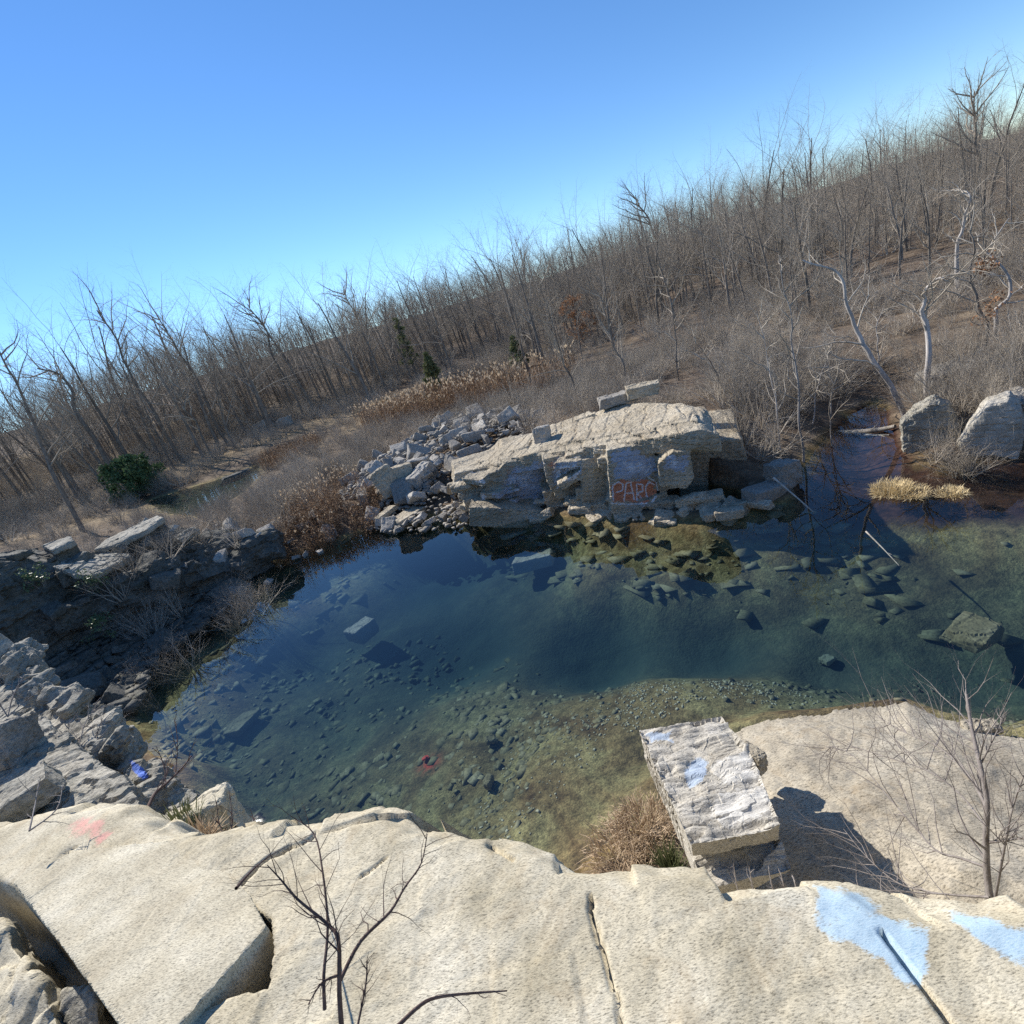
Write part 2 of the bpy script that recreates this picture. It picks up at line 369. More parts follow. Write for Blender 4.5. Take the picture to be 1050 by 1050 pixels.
def tz(x, y): return float(terrain(np.array([[x, y]]))[0])

azs = np.radians(np.concatenate([np.arange(-180, -72, 6), np.arange(-72, 72.01, .42), np.arange(78, 180.1, 6)]))
rs = np.concatenate([np.linspace(.4, 4, 14), np.geomspace(4.12, 60, 230), np.geomspace(61, 900, 70)])
A, Rr = np.meshgrid(azs, rs, indexing='ij')
P2 = np.stack([np.sin(A)*Rr, np.cos(A)*Rr], 2).reshape(-1, 2)
Zt = terrain(P2)
na, nr = len(azs), len(rs); ii, jj = np.meshgrid(np.arange(na-1), np.arange(nr-1), indexing='ij')
q = (ii*nr+jj).ravel(); Fq = np.stack([q, q+1, q+nr+1, q+nr], 1)
gm = new_mesh('ground', np.column_stack([P2, Zt]), Fq[:, ::-1].copy(), M['ground'], True)
g = np.zeros((len(P2), 3)); pp = proj(np.column_stack([P2, Zt])); rr = np.hypot(P2[:, 0], P2[:, 1])
SHELF = np.array([(812, 512), (850, 440), (893, 405), (935, 440), (940, 480), (1110, 455), (1120, 540), (1000, 538), (900, 545), (850, 542)])
g[:, 0] = ss(-10, 10, poly_sd(pp, SHELF)+6*fbm(np.column_stack([P2/.6, P2[:, 0]*0]), 3, 2))
azd = np.degrees(np.arctan2(P2[:, 0], P2[:, 1]))
for (x0, y0, sx, sy) in [(-30, 52, 16, 4), (-42, 70, 22, 6), (-9, 60, 9, 5), (-60, 95, 30, 9), (-20, 72, 10, 5), (-100, 120, 40, 14)]:
    g[:, 1] = np.maximum(g[:, 1], np.exp(-((P2[:, 0]-x0)/sx)**2-((P2[:, 1]-y0)/sy)**2)*(1+.6*fbm(np.column_stack([P2/3, P2[:, 0]*0]), 3, 12)))
_rp = at(437, 778, -.8); g[:, 2] = np.exp(-((P2[:, 0]-_rp[0])/.22)**2-((P2[:, 1]-_rp[1])/.2)**2)
attr(gm, 'paint', np.clip(g, 0, 1))
tag(link('ground', gm), 'leaf strewn ground, banks and pond bed', None, None, 'structure')
x0, x1, y0, y1, zb = -75, 40, 1.2, 90, -6.
wm = new_mesh('pond_water', [(x0, y0, 0), (x1, y0, 0), (x1, y1, 0), (x0, y1, 0), (x0, y0, zb), (x1, y0, zb), (x1, y1, zb), (x0, y1, zb)],
              [(0, 1, 2, 3), (7, 6, 5, 4), (0, 4, 5, 1), (1, 5, 6, 2), (2, 6, 7, 3), (3, 7, 4, 0)], M['water'])
tag(link('water', wm), 'clear blue green quarry pond water', None, None, 'structure')

# ------------------------------------------------------------------ near ledge
LEDGE = [at(x, y, 4.5)[:2] for x, y in [(0, 851), (40, 841), (80, 831), (125, 829), (163, 838), (172, 852), (182, 864), (205, 868), (240, 862), (300, 849), (350, 842), (405, 837), (425, 842), (440, 851), (500, 866), (555, 884), (600, 896), (640, 905), (690, 916), (730, 919), (790, 914), (838, 912), (868, 918), (900, 930), (960, 940), (1050, 946), (1200, 962)]]
LEDGE += [(4.5, .2), (7, -1.5), (7, -5), (-9, -5), (-9, 4.6), (-6.6, 4.4)]
LEDGE = np.array(LEDGE)
GAP = np.array([(-60, 880), (10, 912), (50, 955), (85, 996), (112, 1035), (130, 1075), (60, 1200), (-300, 1200), (-300, 900)])
CRACKS = [([(605, 917), (604, 935), (612, 955), (622, 985), (632, 1020), (640, 1060)], 3.2, .05), ([(905, 955), (922, 980), (945, 1010), (975, 1050), (1000, 1085)], 3., .06),
          ([(244, 909), (262, 890), (275, 880), (296, 867)], 3., .05), ([(296, 867), (318, 862), (322, 856)], 2.5, .03), ([(368, 900), (378, 893), (386, 888), (396, 881)], 1.6, .03), ([(30, 903), (55, 890), (72, 872), (80, 867)], 2., .03),
          ([(500, 868), (528, 882)], 2.6, .03)]
xs = np.concatenate([np.linspace(-9, -5, 14, endpoint=False), np.linspace(-5, -3, 60, endpoint=False), np.arange(-3, 2.2, .0135), np.linspace(2.2, 7, 40)])
ys = np.concatenate([np.linspace(-5, .3, 24, endpoint=False), np.arange(.3, 2.9, .0135), np.linspace(2.9, 5.2, 60)])
Xg, Yg = np.meshgrid(xs, ys, indexing='ij'); PL = np.stack([Xg.ravel(), Yg.ravel()], 1)
P3 = np.column_stack([PL, PL[:, 0]*0])
sd = poly_sd(PL, LEDGE)+.03+.03*fbm(P3/.22, 3, 21)+.05*vnoise(np.floor(P3/.33), 27)*(P3[:, 1] > 0)
ro = np.column_stack([.8*PL[:, 0]+.6*PL[:, 1], 2.6*(-.6*PL[:, 0]+.8*PL[:, 1]), PL[:, 0]*0])
zt = 4.6+.22*ss(0, 2.2, sd)+.024*fbm(P3/1.1, 2, 22)+.004*fbm(ro/.3, 3, 24)+.0018*fbm(ro/.05, 3, 25)
zt -= .09*(1-ss(0, .13, sd))
do = np.maximum(-sd, 0)
zl = np.where(sd > 0, zt, np.maximum(np.minimum(zt, 4.6)-do*do*30/(1+5*do)-do*(1.2+.8*fbm(P3/.4, 3, 23)), -.6))
V = np.column_stack([PL, zl]); pp = proj(V)
gap = ss(-4, 8, poly_sd(pp, GAP))*(PL[:, 1] < 3)*(PL[:, 0] < -.8)
V[:, 2] -= .55*gap
inf = (PL[:, 1] > .2) & (sd > 0)
V[:, 2] -= .42*ss(-1.5, 2.5, poly_sd(pp, [(165, 1022), (248, 926), (276, 944), (279, 975), (273, 1012), (240, 1019), (196, 1040)]))*inf
for ln, w, dp in CRACKS:
    d = line_d(pp+2.5*np.stack([fbm(P3/.12, 2, 31), fbm(P3/.12, 2, 33)], 1), ln); V[:, 2] -= dp*(1-ss(w*.25, w*.8, d))*inf
nx, ny = len(xs), len(ys); ii, jj = np.meshgrid(np.arange(nx-1), np.arange(ny-1), indexing='ij'); q = (ii*ny+jj).ravel()
lm = new_mesh('rock_ledge', V, np.stack([q, q+ny, q+ny+1, q+1], 1), M['ledge'], True)
B1 = [(835, 911), (866, 916), (892, 926), (931, 936), (944, 952), (949, 977), (936, 1009), (911, 1003), (902, 985), (882, 964), (857, 960), (841, 948)]
B2 = [(978, 941), (1034, 944), (1060, 950), (1060, 978), (1046, 978), (1021, 972), (988, 956)]
RD = [(45, 846), (77, 833), (103, 836), (130, 846), (114, 859), (88, 868), (69, 857)]
pm = np.zeros((len(V), 3)); top = sd > -.05
jp = pp+9*np.stack([fbm(P3/.16, 4, 41, .65), fbm(P3/.16, 4, 43, .65)], 1)
pm[:, 0] = np.maximum(ss(-17, 12, poly_sd(jp, B1)), ss(-17, 12, poly_sd(jp, B2)))*top*.80
pm[:, 1] = ss(-9, 14, poly_sd(jp, RD))*top*.62
attr(lm, 'paint', pm)
tag(link('rock_ledge', lm), 'broad cream granite ledge with light blue paint along the front edge', 'rock ledge')

# big lifted slab, lower left
S = [(13, 904, 4.74), (75, 872, 4.70), (180, 862, 4.60), (230, 884, 4.60), (259, 916, 4.66), (274, 949, 4.715), (188, 1046, 4.78), (150, 1090, 4.80), (125, 1056, 4.80), (86, 993, 4.78)]
T = [at(*p) for p in S]; BOT = [p-np.array([0, 0, .42 if k != 2 else .3]) for k, p in enumerate(T)]
INW = np.array([-.05, .03, -.45])
for k in (3, 4, 5, 6): BOT[k] = T[k]+INW
sm = remesh([T+BOT], .016); weather(sm, .010, .5, None, 0, .002, 4); sm.materials.append(M['slab'])
tag(link('rock_slab', sm), 'thick square cornered granite slab set in the ledge beside a dark triangular pit', 'rock slab')
r0 = np.random.default_rng(11)
def rock_at(name, pts, voxel, mat, label, cat, amp=.03, size=.3, strata=None, samp=0., chip=.02, seed=1, group=None, smooth=False):
    hs = pts if isinstance(pts[0], list) else [pts]
    c = np.mean([p for h in hs for p in h], 0); hs = [[np.asarray(p)-c for p in h] for h in hs]
    me = remesh(hs, voxel); weather(me, amp, size, strata, samp, chip, seed); me.materials.append(mat)
    if smooth: me.polygons.foreach_set('use_smooth', np.ones(len(me.polygons), bool))
    return tag(link(name, me, None, c), label, cat, group)
def thick(px, dz, push=.0):
    t = [at(*p) for p in px]; return t+[p-np.array([0, 0, dz])+push*(p-np.mean(t, 0))*np.array([1, 1, 0]) for p in t]
rock_at('rock', thick([(-60, 935, 4.55), (0, 945, 4.6), (30, 990, 4.6), (58, 1035, 4.55), (62, 1090, 4.5), (-60, 1120, 4.5), (-90, 1000, 4.5)], .6), .018, M['slab'], 'pale rounded rock in the bottom left corner of the view', 'rock', .03, .4, seed=3, smooth=True)
rock_at('rock', thick([(64, 1015, 4.5), (90, 1012, 4.52), (100, 1030, 4.5), (104, 1060, 4.45), (70, 1070, 4.42)], .5), .015, M['ridge'], 'small grey stone wedged in the gap beside the lifted slab', 'rock', .02, .2, seed=5, smooth=True)

# ------------------------------------------------------------------ boulder with drill marks, sloping shore slab
B = dict(A=at(655, 748, 1.62), B=at(740, 735, 1.62), C=at(768, 768, 1.74), D=at(801, 846, 1.96), E=at(708, 866, 2.0), G=at(790, 850, 1.98))
nn = np.array([.12, .05, 1.]); nn /= np.linalg.norm(nn)
up = [B[k] for k in 'ABCDEG']
base = [p-nn*.22+(p-np.mean(up, 0))*np.array([-.03, -.05, 0]) for p in up]
low_t = [p-nn*.43+np.array([.02, -.02, 0]) for p in (B['A'], B['B'], B['C'], B['D'], B['E'])]
low_t = [p+nn*.12 for p in low_t]; low_t[3] = low_t[3]+np.array([-.03, -.15, -.03]); low_t[4] = low_t[4]+np.array([.02, -.16, -.03])
low_b = [p-nn*.36+np.array([.03, .02, 0]) for p in low_t]; low_b[3] = low_b[3]+np.array([-.25, .18, 0])
core = [p-nn*.3+(p-np.mean(up, 0))*np.array([-.45, -.45, 0])+np.array([-.05, .2, 0]) for p in up[:5]]; core += [p-nn*.35 for p in core]
bm_ = remesh([up+base, low_t+low_b, core], .0145); 
V = co(bm_); N0 = nrm(bm_); isup = N0@nn > .6
t = (V-B['A'])@((B['E']-B['A'])/np.linalg.norm(B['E']-B['A'])); s_ = (V-B['A'])@((B['B']-B['A'])/np.linalg.norm(B['B']-B['A']))
q = t/.36+.55*fbm(V/.5, 3, 51); band = q-np.floor(q)
V = V-N0*(isup*(.075*(ss(0, .85, band)-ss(.9, 1., band))-.030*np.abs(fbm(np.column_stack([s_/.55, t/.10, t*0]), 3, 52))))[:, None]
hole = (np.abs(N0@nn) < .5) & (s_ < .25)
hq = (t/.11)-np.floor(t/.11); V = V-N0*(hole*.03*(1-ss(.12, .22, np.abs(hq-.5))))[:, None]
setco(bm_, V); weather(bm_, .010, .3, None, 0, .008, 6); bm_.materials.append(M['boulder'])
pp = proj(co(bm_)); jp = pp+5*np.stack([fbm(V/.2, 2, 61), fbm(V/.2, 2, 63)], 1); pm = np.zeros((len(pp), 3))
pm[:, 0] = np.maximum(ss(-7, 5, poly_sd(jp, [(664, 752), (690, 744), (692, 758), (668, 765)])), ss(-7, 6, poly_sd(jp, [(716, 772), (726, 780), (718, 800), (705, 808), (700, 796)])))*.8
pm[:, 1] = np.maximum(ss(-12, 10, poly_sd(jp, [(735, 815), (780, 805), (800, 840), (750, 848), (728, 838)])), ss(-10, 8, poly_sd(jp, [(725, 785), (765, 770), (780, 800), (740, 806)])))*.7
attr(bm_, 'paint', pm)
tag(link('boulder', bm_), 'tilted rectangular white granite block with drill marks and faint blue paint', 'boulder')

xs = np.arange(.2, 9, .035); ys = np.arange(-.5, 6.6, .035); Xg, Yg = np.meshgrid(xs, ys, indexing='ij'); PL = np.stack([Xg.ravel(), Yg.ravel()], 1); P3 = np.column_stack([PL, PL[:, 0]*0])
wl = line_d(PL, SS[:11]); sd = poly_sd(PL, SS)+.05*fbm(P3/.35, 3, 71)
zs = np.where(sd > 0, .02+.40*np.power(np.maximum(np.minimum(wl, sd+.6), 0), .8)*ss(-.1, .9, sd+.25)+.05*fbm(P3/.8, 4, 72)*ss(0, .4, sd)+.012*fbm(P3/.12, 3, 73), -.05-np.maximum(-sd, 0)*1.6)
zs = np.minimum(zs, 1.35+.08*fbm(P3/.8, 3, 74))
def slab_z(x, y):
    i = int(np.clip(round((x-.2)/.035), 0, len(xs)-1)); j = int(np.clip(round((y+.5)/.035), 0, len(ys)-1)); return zs.reshape(len(xs), len(ys))[i, j]
nx, ny = len(xs), len(ys); ii, jj = np.meshgrid(np.arange(nx-1), np.arange(ny-1), indexing='ij'); q = (ii*ny+jj).ravel()
slm = new_mesh('rock_slab', np.column_stack([PL, zs]), np.stack([q, q+ny, q+ny+1, q+1], 1), M['shore_slab'], True)
tag(link('rock_slab', slm), 'wide sloping granite slab running down into the water beside the tilted block', 'rock slab')
ax = np.eye(3)
c = at(772, 778, 1.0); rock_at('rock', boxpts(c, rotm(r0, .1, .4), (.10, .16, .14), .15, r0, 2), .012, M['shore_slab'], 'small brown upright stone behind the tilted white block', 'rock', .01, .1, seed=8)
c = at(1005, 745, .06); rock_at('rock', boxpts(c, rotm(r0, .05, -.3), (.22, .10, .05), .2, r0, 2), .012, M['shore_slab'], 'thin flat stone at the water edge of the sloping slab', 'rock', .01, .1, seed=9)

# ------------------------------------------------------------------ outcrop across the pond
def slice_block(poly, r, depth, jit=.0, lean=0.):
    """block whose front outline is seen at range r, carried back by depth metres"""
    f = [atr(x, y, r) for x, y in poly]; c = np.mean(f, 0); h = np.array([c[0], c[1], 0]); h /= np.linalg.norm(h)
    return f+[p*np.array([1, 1, 1])+h*depth+np.array([0, 0, lean]) for p in f]
def sheet(top, dz):
    """layer of rock: (px, py, range) outline of its upper face, dz thick"""
    t = [atr(*p) for p in top]; return t+[p-np.array([0, 0, dz]) for p in t]
OC = []
FE = np.array([atr(*p) for p in [(466, 486, 20.4), (490, 478, 19.6), (516, 471, 18.9), (560, 466, 17.5), (612, 458, 16.3), (660, 450, 15.3), (700, 444, 14.6), (718, 440, 14.5), (738, 446, 14.6)]])
BE = np.array([atr(*p) for p in [(498, 471, 21.6), (520, 461, 21.4), (541, 451, 21.), (566, 436, 20.6), (596, 426, 20.2), (640, 414, 19.4), (680, 418, 18.), (706, 414, 17.), (724, 420, 16.4)]])
ro_ = np.random.default_rng(6)
for i0, i1 in ((0, 3), (2, 5), (4, 6), (5, 8), (6, 8)):
    t = list(FE[i0:i1+1])+list(BE[i0:i1+1]); OC.append(t+[p-np.array([0, 0, .5]) for p in t])
def UV(u, v):
    i = min(int(u), 7); f = u-i; a = FE[i]*(1-f)+FE[i+1]*f; b = BE[i]*(1-f)+BE[i+1]*f; return a+(b-a)*v
for v0, cuts in ((.10, (1.2, 3.8, 5.5)), (.2, (.2, 2.6, 5.2, 7.2)), (.32, (.8, 4.1, 6.6)), (.44, (0, 2.2, 4.8, 7.6)), (.58, (.4, 3.3, 6.1)), (.7, (.1, 2.9, 5.4, 7.8)), (.83, (1., 4.4, 7.))):
    for ua, ub in zip(cuts[:-1], cuts[1:]):
        va, vb, vc = v0+ro_.normal()*.04, v0+ro_.normal()*.04, v0-.03+ro_.normal()*.05
        t = [UV(ua, va), UV((ua+ub)/2, vc), UV(ub-.1, vb), UV(ua+.15, 1.02), UV(ub-.2, 1.0)]
        zz = np.mean([p[2] for p in t[:3]])+.05+.10*ro_.random(); sl_ = (t[2][2]-t[0][2])
        t = [np.array([p[0], p[1], zz+sl_*(k_-.5)]) for p, k_ in zip(t, (0, .5, 1, 0, 1))]
        OC.append(t+[p-np.array([0, 0, .35]) for p in t])
OC.append(slice_block([(596, 472), (632, 464), (634, 530), (596, 528)], 16.2, 2.5)); OC.append(slice_block([(666, 470), (692, 464), (692, 502), (668, 505)], 15.3, 2.5)); OC.append(slice_block([(712, 456), (762, 450), (768, 532), (712, 534)], 17., 3.))
OC.append(slice_block([(466, 486), (515, 473), (512, 492), (490, 500), (466, 503)], 19.6, 2.5))
OC.append(slice_block([(470, 507), (500, 502), (506, 512), (497, 520), (480, 521)], 19.2, 2.2))
OC.append(slice_block([(497, 496), (520, 472), (560, 466), (566, 480), (560, 526), (500, 530)], 18.6, 4))
OC.append(slice_block([(556, 470), (596, 463), (600, 480), (598, 506), (572, 512), (560, 495)], 17.0, 3.5))
OC.append(slice_block([(556, 505), (600, 500), (606, 522), (562, 526)], 17.4, 3.))
OC.append(slice_block([(600, 462), (626, 458), (627, 480), (620, 505), (603, 500)], 16.6, 3.))
OC.append(slice_block([(606, 484), (624, 480), (632, 520), (606, 524)], 16.3, 2.5))
OC.append(slice_block([(622, 462), (650, 456), (672, 466), (674, 490), (671, 524), (640, 533), (626, 527)], 15.3, 4))
OC.append(slice_block([(674, 476), (690, 463), (708, 464), (712, 490), (704, 500), (678, 498)], 14.6, 3))
OC.append(slice_block([(655, 452), (735, 447), (740, 470), (735, 530), (665, 532)], 17.2, 4.))
OC.append(slice_block([(696, 455), (760, 450), (775, 500), (772, 525), (696, 532)], 16.6, 3.5))
OC.append(slice_block([(478, 500), (545, 480), (570, 520), (500, 530), (482, 530)], 20.4, 3.))
OC.append(slice_block([(530, 485), (640, 465), (650, 535), (535, 533)], 18.6, 3.5))
OC.append(slice_block([(480, 520), (600, 520), (680, 526), (720, 530), (720, 545), (480, 540)], 17.8, 5.))
r1 = np.random.default_rng(5)
for k in range(26):
    x = r1.uniform(500, 760); y = 526+r1.normal()*4+(x < 560)*2; rr = math.hypot(*at(x, y, .12)[:2])
    OC.append(boxpts(atr(x, y, rr+.3), rotm(r1, .3), np.array([.35, .28, .16])*r1.uniform(.6, 1.5), .35, r1, 2))
for k in range(150):
    u = r1.uniform(0, 7); v = r1.random(); a = UV(u, 0); P_ = np.array([a[0], a[1], a[2]*(1-v)-.05]); h_ = np.array([a[0], a[1], 0])/math.hypot(a[0], a[1])
    if (4.6 < u < 5.9 and v < .8) or (2.2 < u < 3.3 and v < .6) or (u > 6 and v < .85): continue
    P_ = P_+h_*(-.85+.17*u+r1.normal()*.15); OC.append(boxpts(P_, rotm(r1, .12, -.5+r1.normal()*.2), np.array([.5, .3, .13])*r1.uniform(.35, 1.3), .35, r1, 1))
octr = np.mean([p for h in OC for p in h], 0)
ocm = remesh(OC, .038); weather(ocm, .04, 1.1, (.12, -.1, 1), .03, .035, 15); weather(ocm, .008, .2, None, 0, .008, 16); ocm.materials.append(M['outcrop'])
V = co(ocm); N0 = nrm(ocm); pp = proj(V); to = V-EYE; front = ((N0*to).sum(1) < 0) & (N0[:, 2] < .75)
pm = np.zeros((len(V), 3))
def paintpoly(ch, poly, val, soft=4):
    jp = pp+3.6*np.stack([fbm(V/.35, 4, 81+ch, .65), fbm(V/.35, 4, 85+ch, .65)], 1)
    pm[:, ch] = np.maximum(pm[:, ch], ss(-soft, soft, poly_sd(jp, poly))*val*front)
def paintline(ch, pts, w, val):
    pm[:, ch] = np.maximum(pm[:, ch], (1-ss(w*.6, w*1.3, line_d(pp, pts)))*val*front)
paintpoly(0, [(628, 462), (648, 458), (672, 468), (672, 486), (650, 492), (628, 494)], .72)
paintpoly(0, [(505, 505), (520, 478), (560, 470), (558, 520), (510, 524)], .62, 8)
paintpoly(0, [(680, 466), (704, 466), (704, 486), (680, 482)], .62)
paintpoly(0, [(560, 472), (596, 466), (598, 488), (566, 496)], .55)
paintpoly(1, [(557, 474), (582, 463), (584, 470), (566, 480)], .50)
paintpoly(1, [(518, 482), (532, 478), (530, 490), (516, 492)], .42)
paintpoly(1, [(628, 496), (640, 493), (668, 491), (672, 503), (668, 514), (632, 515)], 1.0, 2)
paintpoly(2, [(568, 484), (580, 476), (592, 479), (594, 494), (578, 499), (567, 496)], .62)
paintpoly(2, [(484, 484), (496, 482), (497, 496), (486, 497)], .62); paintpoly(2, [(484, 506), (500, 504), (500, 516), (486, 518)], .5)
paintpoly(2, [(632, 470), (668, 474), (666, 488), (640, 484)], .5); paintpoly(2, [(520, 486), (545, 478), (552, 500), (530, 508)], .48)
paintpoly(2, [(686, 467), (698, 466), (697, 478), (688, 480)], .55)
paintpoly(0, [(636, 514), (672, 506), (674, 520), (644, 524)], .45)
for ln in [[(629, 513), (628, 498), (634, 494), (639, 497), (638, 503), (632, 505)], [(640, 513), (642, 496), (647, 494), (650, 512)], [(641, 506), (649, 505)], [(653, 513), (653, 496), (659, 497), (659, 504), (653, 505), (660, 513)], [(671, 497), (665, 494), (662, 500), (663, 510), (669, 513), (673, 508)]]:
    paintline(2, ln, .8, 1.)
paintline(2, [(627, 516), (645, 517), (668, 516), (675, 506), (673, 494), (664, 489)], .9, .9)
for ln in [[(570, 494), (573, 482), (577, 492), (581, 480), (584, 491)], [(586, 482), (592, 484), (588, 492)]]: paintline(2, ln, .9, .9)
attr(ocm, 'paint', pm)
tag(link('rock_outcrop', ocm), 'flat topped rock outcrop with graffiti on its face across the pond', 'rock outcrop')
def far_rock(px, r, half, label, mat='grey_rock', rz=None, tilt=.1, jit=.25, cut=3, seed=1, dz=0., group=None):
    rg = np.random.default_rng(seed)
    if r is None:
        rr_ = np.arange(12, 160, .25); pts_ = np.array([atr(px[0], px[1], q_) for q_ in rr_]); c = pts_[np.argmax(pts_[:, 2] < terrain(pts_)+half[2]*.45)]
    else: c = atr(px[0], px[1], r)
    c = c+np.array([0, 0, dz])
    return rock_at('rock', boxpts(c, rotm(rg, tilt, rz), half, jit, rg, cut), max(.02, min(half)*.13), M[mat], label, 'rock', min(half)*.08, max(half)*.5, None, 0, min(half)*.08, seed, group)
far_rock((557, 450), 19.0, (.30, .28, .48), 'dark upright block standing on top of the graffiti outcrop', 'grey_rock', .9, .08, .12, 1, 21)
far_rock((573, 459), 18.4, (.11, .09, .13), 'small pale stone beside the upright block on the outcrop', 'boulder', .3, .1, .3, 1, 22)
far_rock((634, 413), 19.5, (.75, .32, .2), 'long grey block at the back edge of the outcrop', 'grey_rock', -.2, .05, .2, 2, 23, .15)
far_rock((660, 405), 19.2, (.7, .35, .22), 'pale wedge of rock at the back edge of the outcrop', 'outcrop', -.3, .08, .35, 2, 24, .2)
far_rock((419, 530), 22.0, (.75, .52, .22), 'flat pale slab sticking out into the water below the rubble pile', 'outcrop', .75, .06, .2, 1, 25)
far_rock((396, 526), 22.9, (.6, .35, .12), 'thin grey slab at the water edge behind the pale slab', 'outcrop', .7, .05, .25, 1, 26)
far_rock((625, 536), 15.7, (.42, .22, .12), 'low rounded stone in the shallows under the orange graffiti', 'outcrop', -.3, .05, .35, 3, 27)
far_rock((748, 526), 13.9, (.42, .20, .13), 'pale slab lying at the foot of the outcrop', 'outcrop', -.45, .05, .2, 1, 28)
far_rock((727, 529), 14.0, (.16, .2, .13), 'short pale stone left of the slab at the foot of the outcrop', 'outcrop', -.3, .1, .25, 1, 29)
far_rock((779, 517), 14.2, (.38, .16, .10), 'narrow grey slab tilted towards the water', 'outcrop', -1., .06, .3, 2, 30)
far_rock((801, 486), 15.4, (.42, .38, .42), 'angular grey boulder at the end of the outcrop shore', 'grey_rock', .4, .2, .25, 3, 31)
far_rock((782, 505), 14.7, (.6, .35, .22), 'dark low rock in the shade between outcrop and grey boulder', 'grey_rock', .2, .1, .25, 3, 32)
far_rock((527, 548), 17.6, (.55, .18, .06), 'long pale stone just under the surface near the outcrop', 'outcrop', -.1, .03, .3, 2, 33)
def px_boulder(fr, r, depth, label, mat, seed):
    f = [atr(x, y, r) for x, y in fr]; c = np.mean(f, 0); h = unit2(c)
    b = [p+h*depth+(c-p)*.35+np.array([0, 0, .05]) for p in f]; mid = [p+(p-c)*.12+h*depth*.4 for p in f]
    return rock_at('rock', f+b+mid, .04, M[mat], label, 'rock', .05, .5, (.3, .2, 1), .02, .03, seed)
def unit2(c):
    v = np.array([c[0], c[1], 0]); return v/np.linalg.norm(v)
px_boulder([(924, 436), (936, 424), (958, 413), (972, 420), (986, 450), (984, 474), (942, 476), (934, 470), (926, 462)], 17.0, 1.2, 'tall pale boulder standing in the right hand shallows', 'ridge', 34)
px_boulder([(984, 458), (996, 436), (1012, 418), (1034, 411), (1046, 424), (1050, 450), (1044, 472), (990, 474)], 16.4, 1.4, 'big boulder with a white sunlit top in the right hand shallows', 'boulder', 35)
far_rock((1048, 420), 17.5, (.6, .5, .5), 'dark boulder half out of view behind the white topped boulder', 'grey_rock', .3, .15, .25, 4, 36)
far_rock((975, 388), None, (.9, .55, .42), 'low grey boulder on the wooded slope above the shallows', 'grey_rock', -.2, .12, .3, 4, 37)
far_rock((903, 234), None, (1.2, .8, .7), 'grey rock showing among the trees high on the hillside', 'grey_rock', .2, .2, .3, 4, 38, -.4)
far_rock((243, 488), None, (2.0, .8, .35), 'low dark rock lying at the right end of the small pool', 'shaded_wall_rock', .45, .08, .5, 3, 39)
far_rock((270, 438), None, (1.7, 1.2, .9), 'dark jagged boulder at the edge of the far woods', 'grey_rock', .2, .2, .3, 4, 40)
far_rock((292, 434), None, (1.2, 1., .8), 'second dark boulder beside the jagged one at the wood edge', 'grey_rock', .9, .2, .3, 4, 41)

# ------------------------------------------------------------------ rubble rocks
PROT = []
for k in range(12):
    rg = np.random.default_rng(100+k); half = np.array([.5, .26+.2*rg.random(), .12+.24*rg.random()])
    me = remesh([boxpts((0, 0, 0), rotm(rg, .1, 0), half, .5, rg, 1)], .042); weather(me, .012, .4, None, 0, .012, 60+k); me.materials.append(M['grey_rock']); PROT.append(me)
ocbvh = BVHTree.FromPolygons([tuple(v) for v in co(ocm)], [tuple(p.vertices) for p in ocm.polygons])
def scatter_rocks(poly, n, smin, smax, label, group, hfun, seed, name='rock', flat=.3, big=None):
    rg = np.random.default_rng(seed); poly = np.array(poly); lo, hi = poly.min(0), poly.max(0); k = 0; guard = 0; placed = []
    while k < n and guard < n*60:
        guard += 1
        p = lo+(hi-lo)*rg.random(2)
        if poly_sd(p[None], poly)[0] < 0: continue
        q = rg.random()**2.0; s = smin+(smax-smin)*q
        if any((p[0]-a)**2+(p[1]-b)**2 < (.34*(s+t))**2 for a, b, t in placed): continue
        placed.append((p[0], p[1], s))
        o = link(name, PROT[rg.integers(len(PROT))]); z = hfun(p[0], p[1])
        o.location = (p[0], p[1], z+s*.10); sc = s*np.array([1, rg.uniform(.7, 1.2), rg.uniform(.7, 1.25)]); o.scale = sc
        o.rotation_euler = (rg.normal()*flat, rg.normal()*flat, rg.random()*6.28)
        tag(o, label, 'rock', group); k += 1
def stones(name, P, size, mat, label, seed, flat=.35, kind='stuff', zoff=.3, jit=.55):
    rg = np.random.default_rng(seed); n = len(P); cube = np.array([(a, b, c) for a in (-1, 1) for b in (-1, 1) for c in (-1, 1)], float)
    fc = np.array([(0, 1, 3, 2), (4, 6, 7, 5), (0, 4, 5, 1), (2, 3, 7, 6), (0, 2, 6, 4), (1, 5, 7, 3)])
    s = np.asarray(size)[:, None]*np.stack([rg.uniform(.6, 1.3, n), rg.uniform(.45, .9, n), rg.uniform(.5, 1.2, n)*flat], 1)
    Q = cube[None]*(1-jit*rg.random((n, 8, 3)))*s[:, None]
    a = rg.random(n)*6.283; t = rg.normal(size=n)*.2
    x = Q[..., 0]*np.cos(a)[:, None]-Q[..., 1]*np.sin(a)[:, None]; y = Q[..., 0]*np.sin(a)[:, None]+Q[..., 1]*np.cos(a)[:, None]; z = Q[..., 2]+x*t[:, None]*.5
    VV = np.stack([x, y, z], 2)+np.asarray(P)[:, None]; VV[..., 2] += (s[:, 2]*zoff)[:, None]
    FF = (fc[None]+(np.arange(n)*8)[:, None, None]).reshape(-1, 4)
    return tag(link(name, new_mesh(name, VV.reshape(-1, 3), FF, mat)), label, None, None, kind)
RUB = [at(x, y, .5)[:2] for x, y in [(355, 515), (385, 535), (420, 532), (478, 528), (475, 500), (500, 470), (545, 452), (560, 430), (520, 425), (470, 427), (440, 445), (395, 470), (365, 490)]]
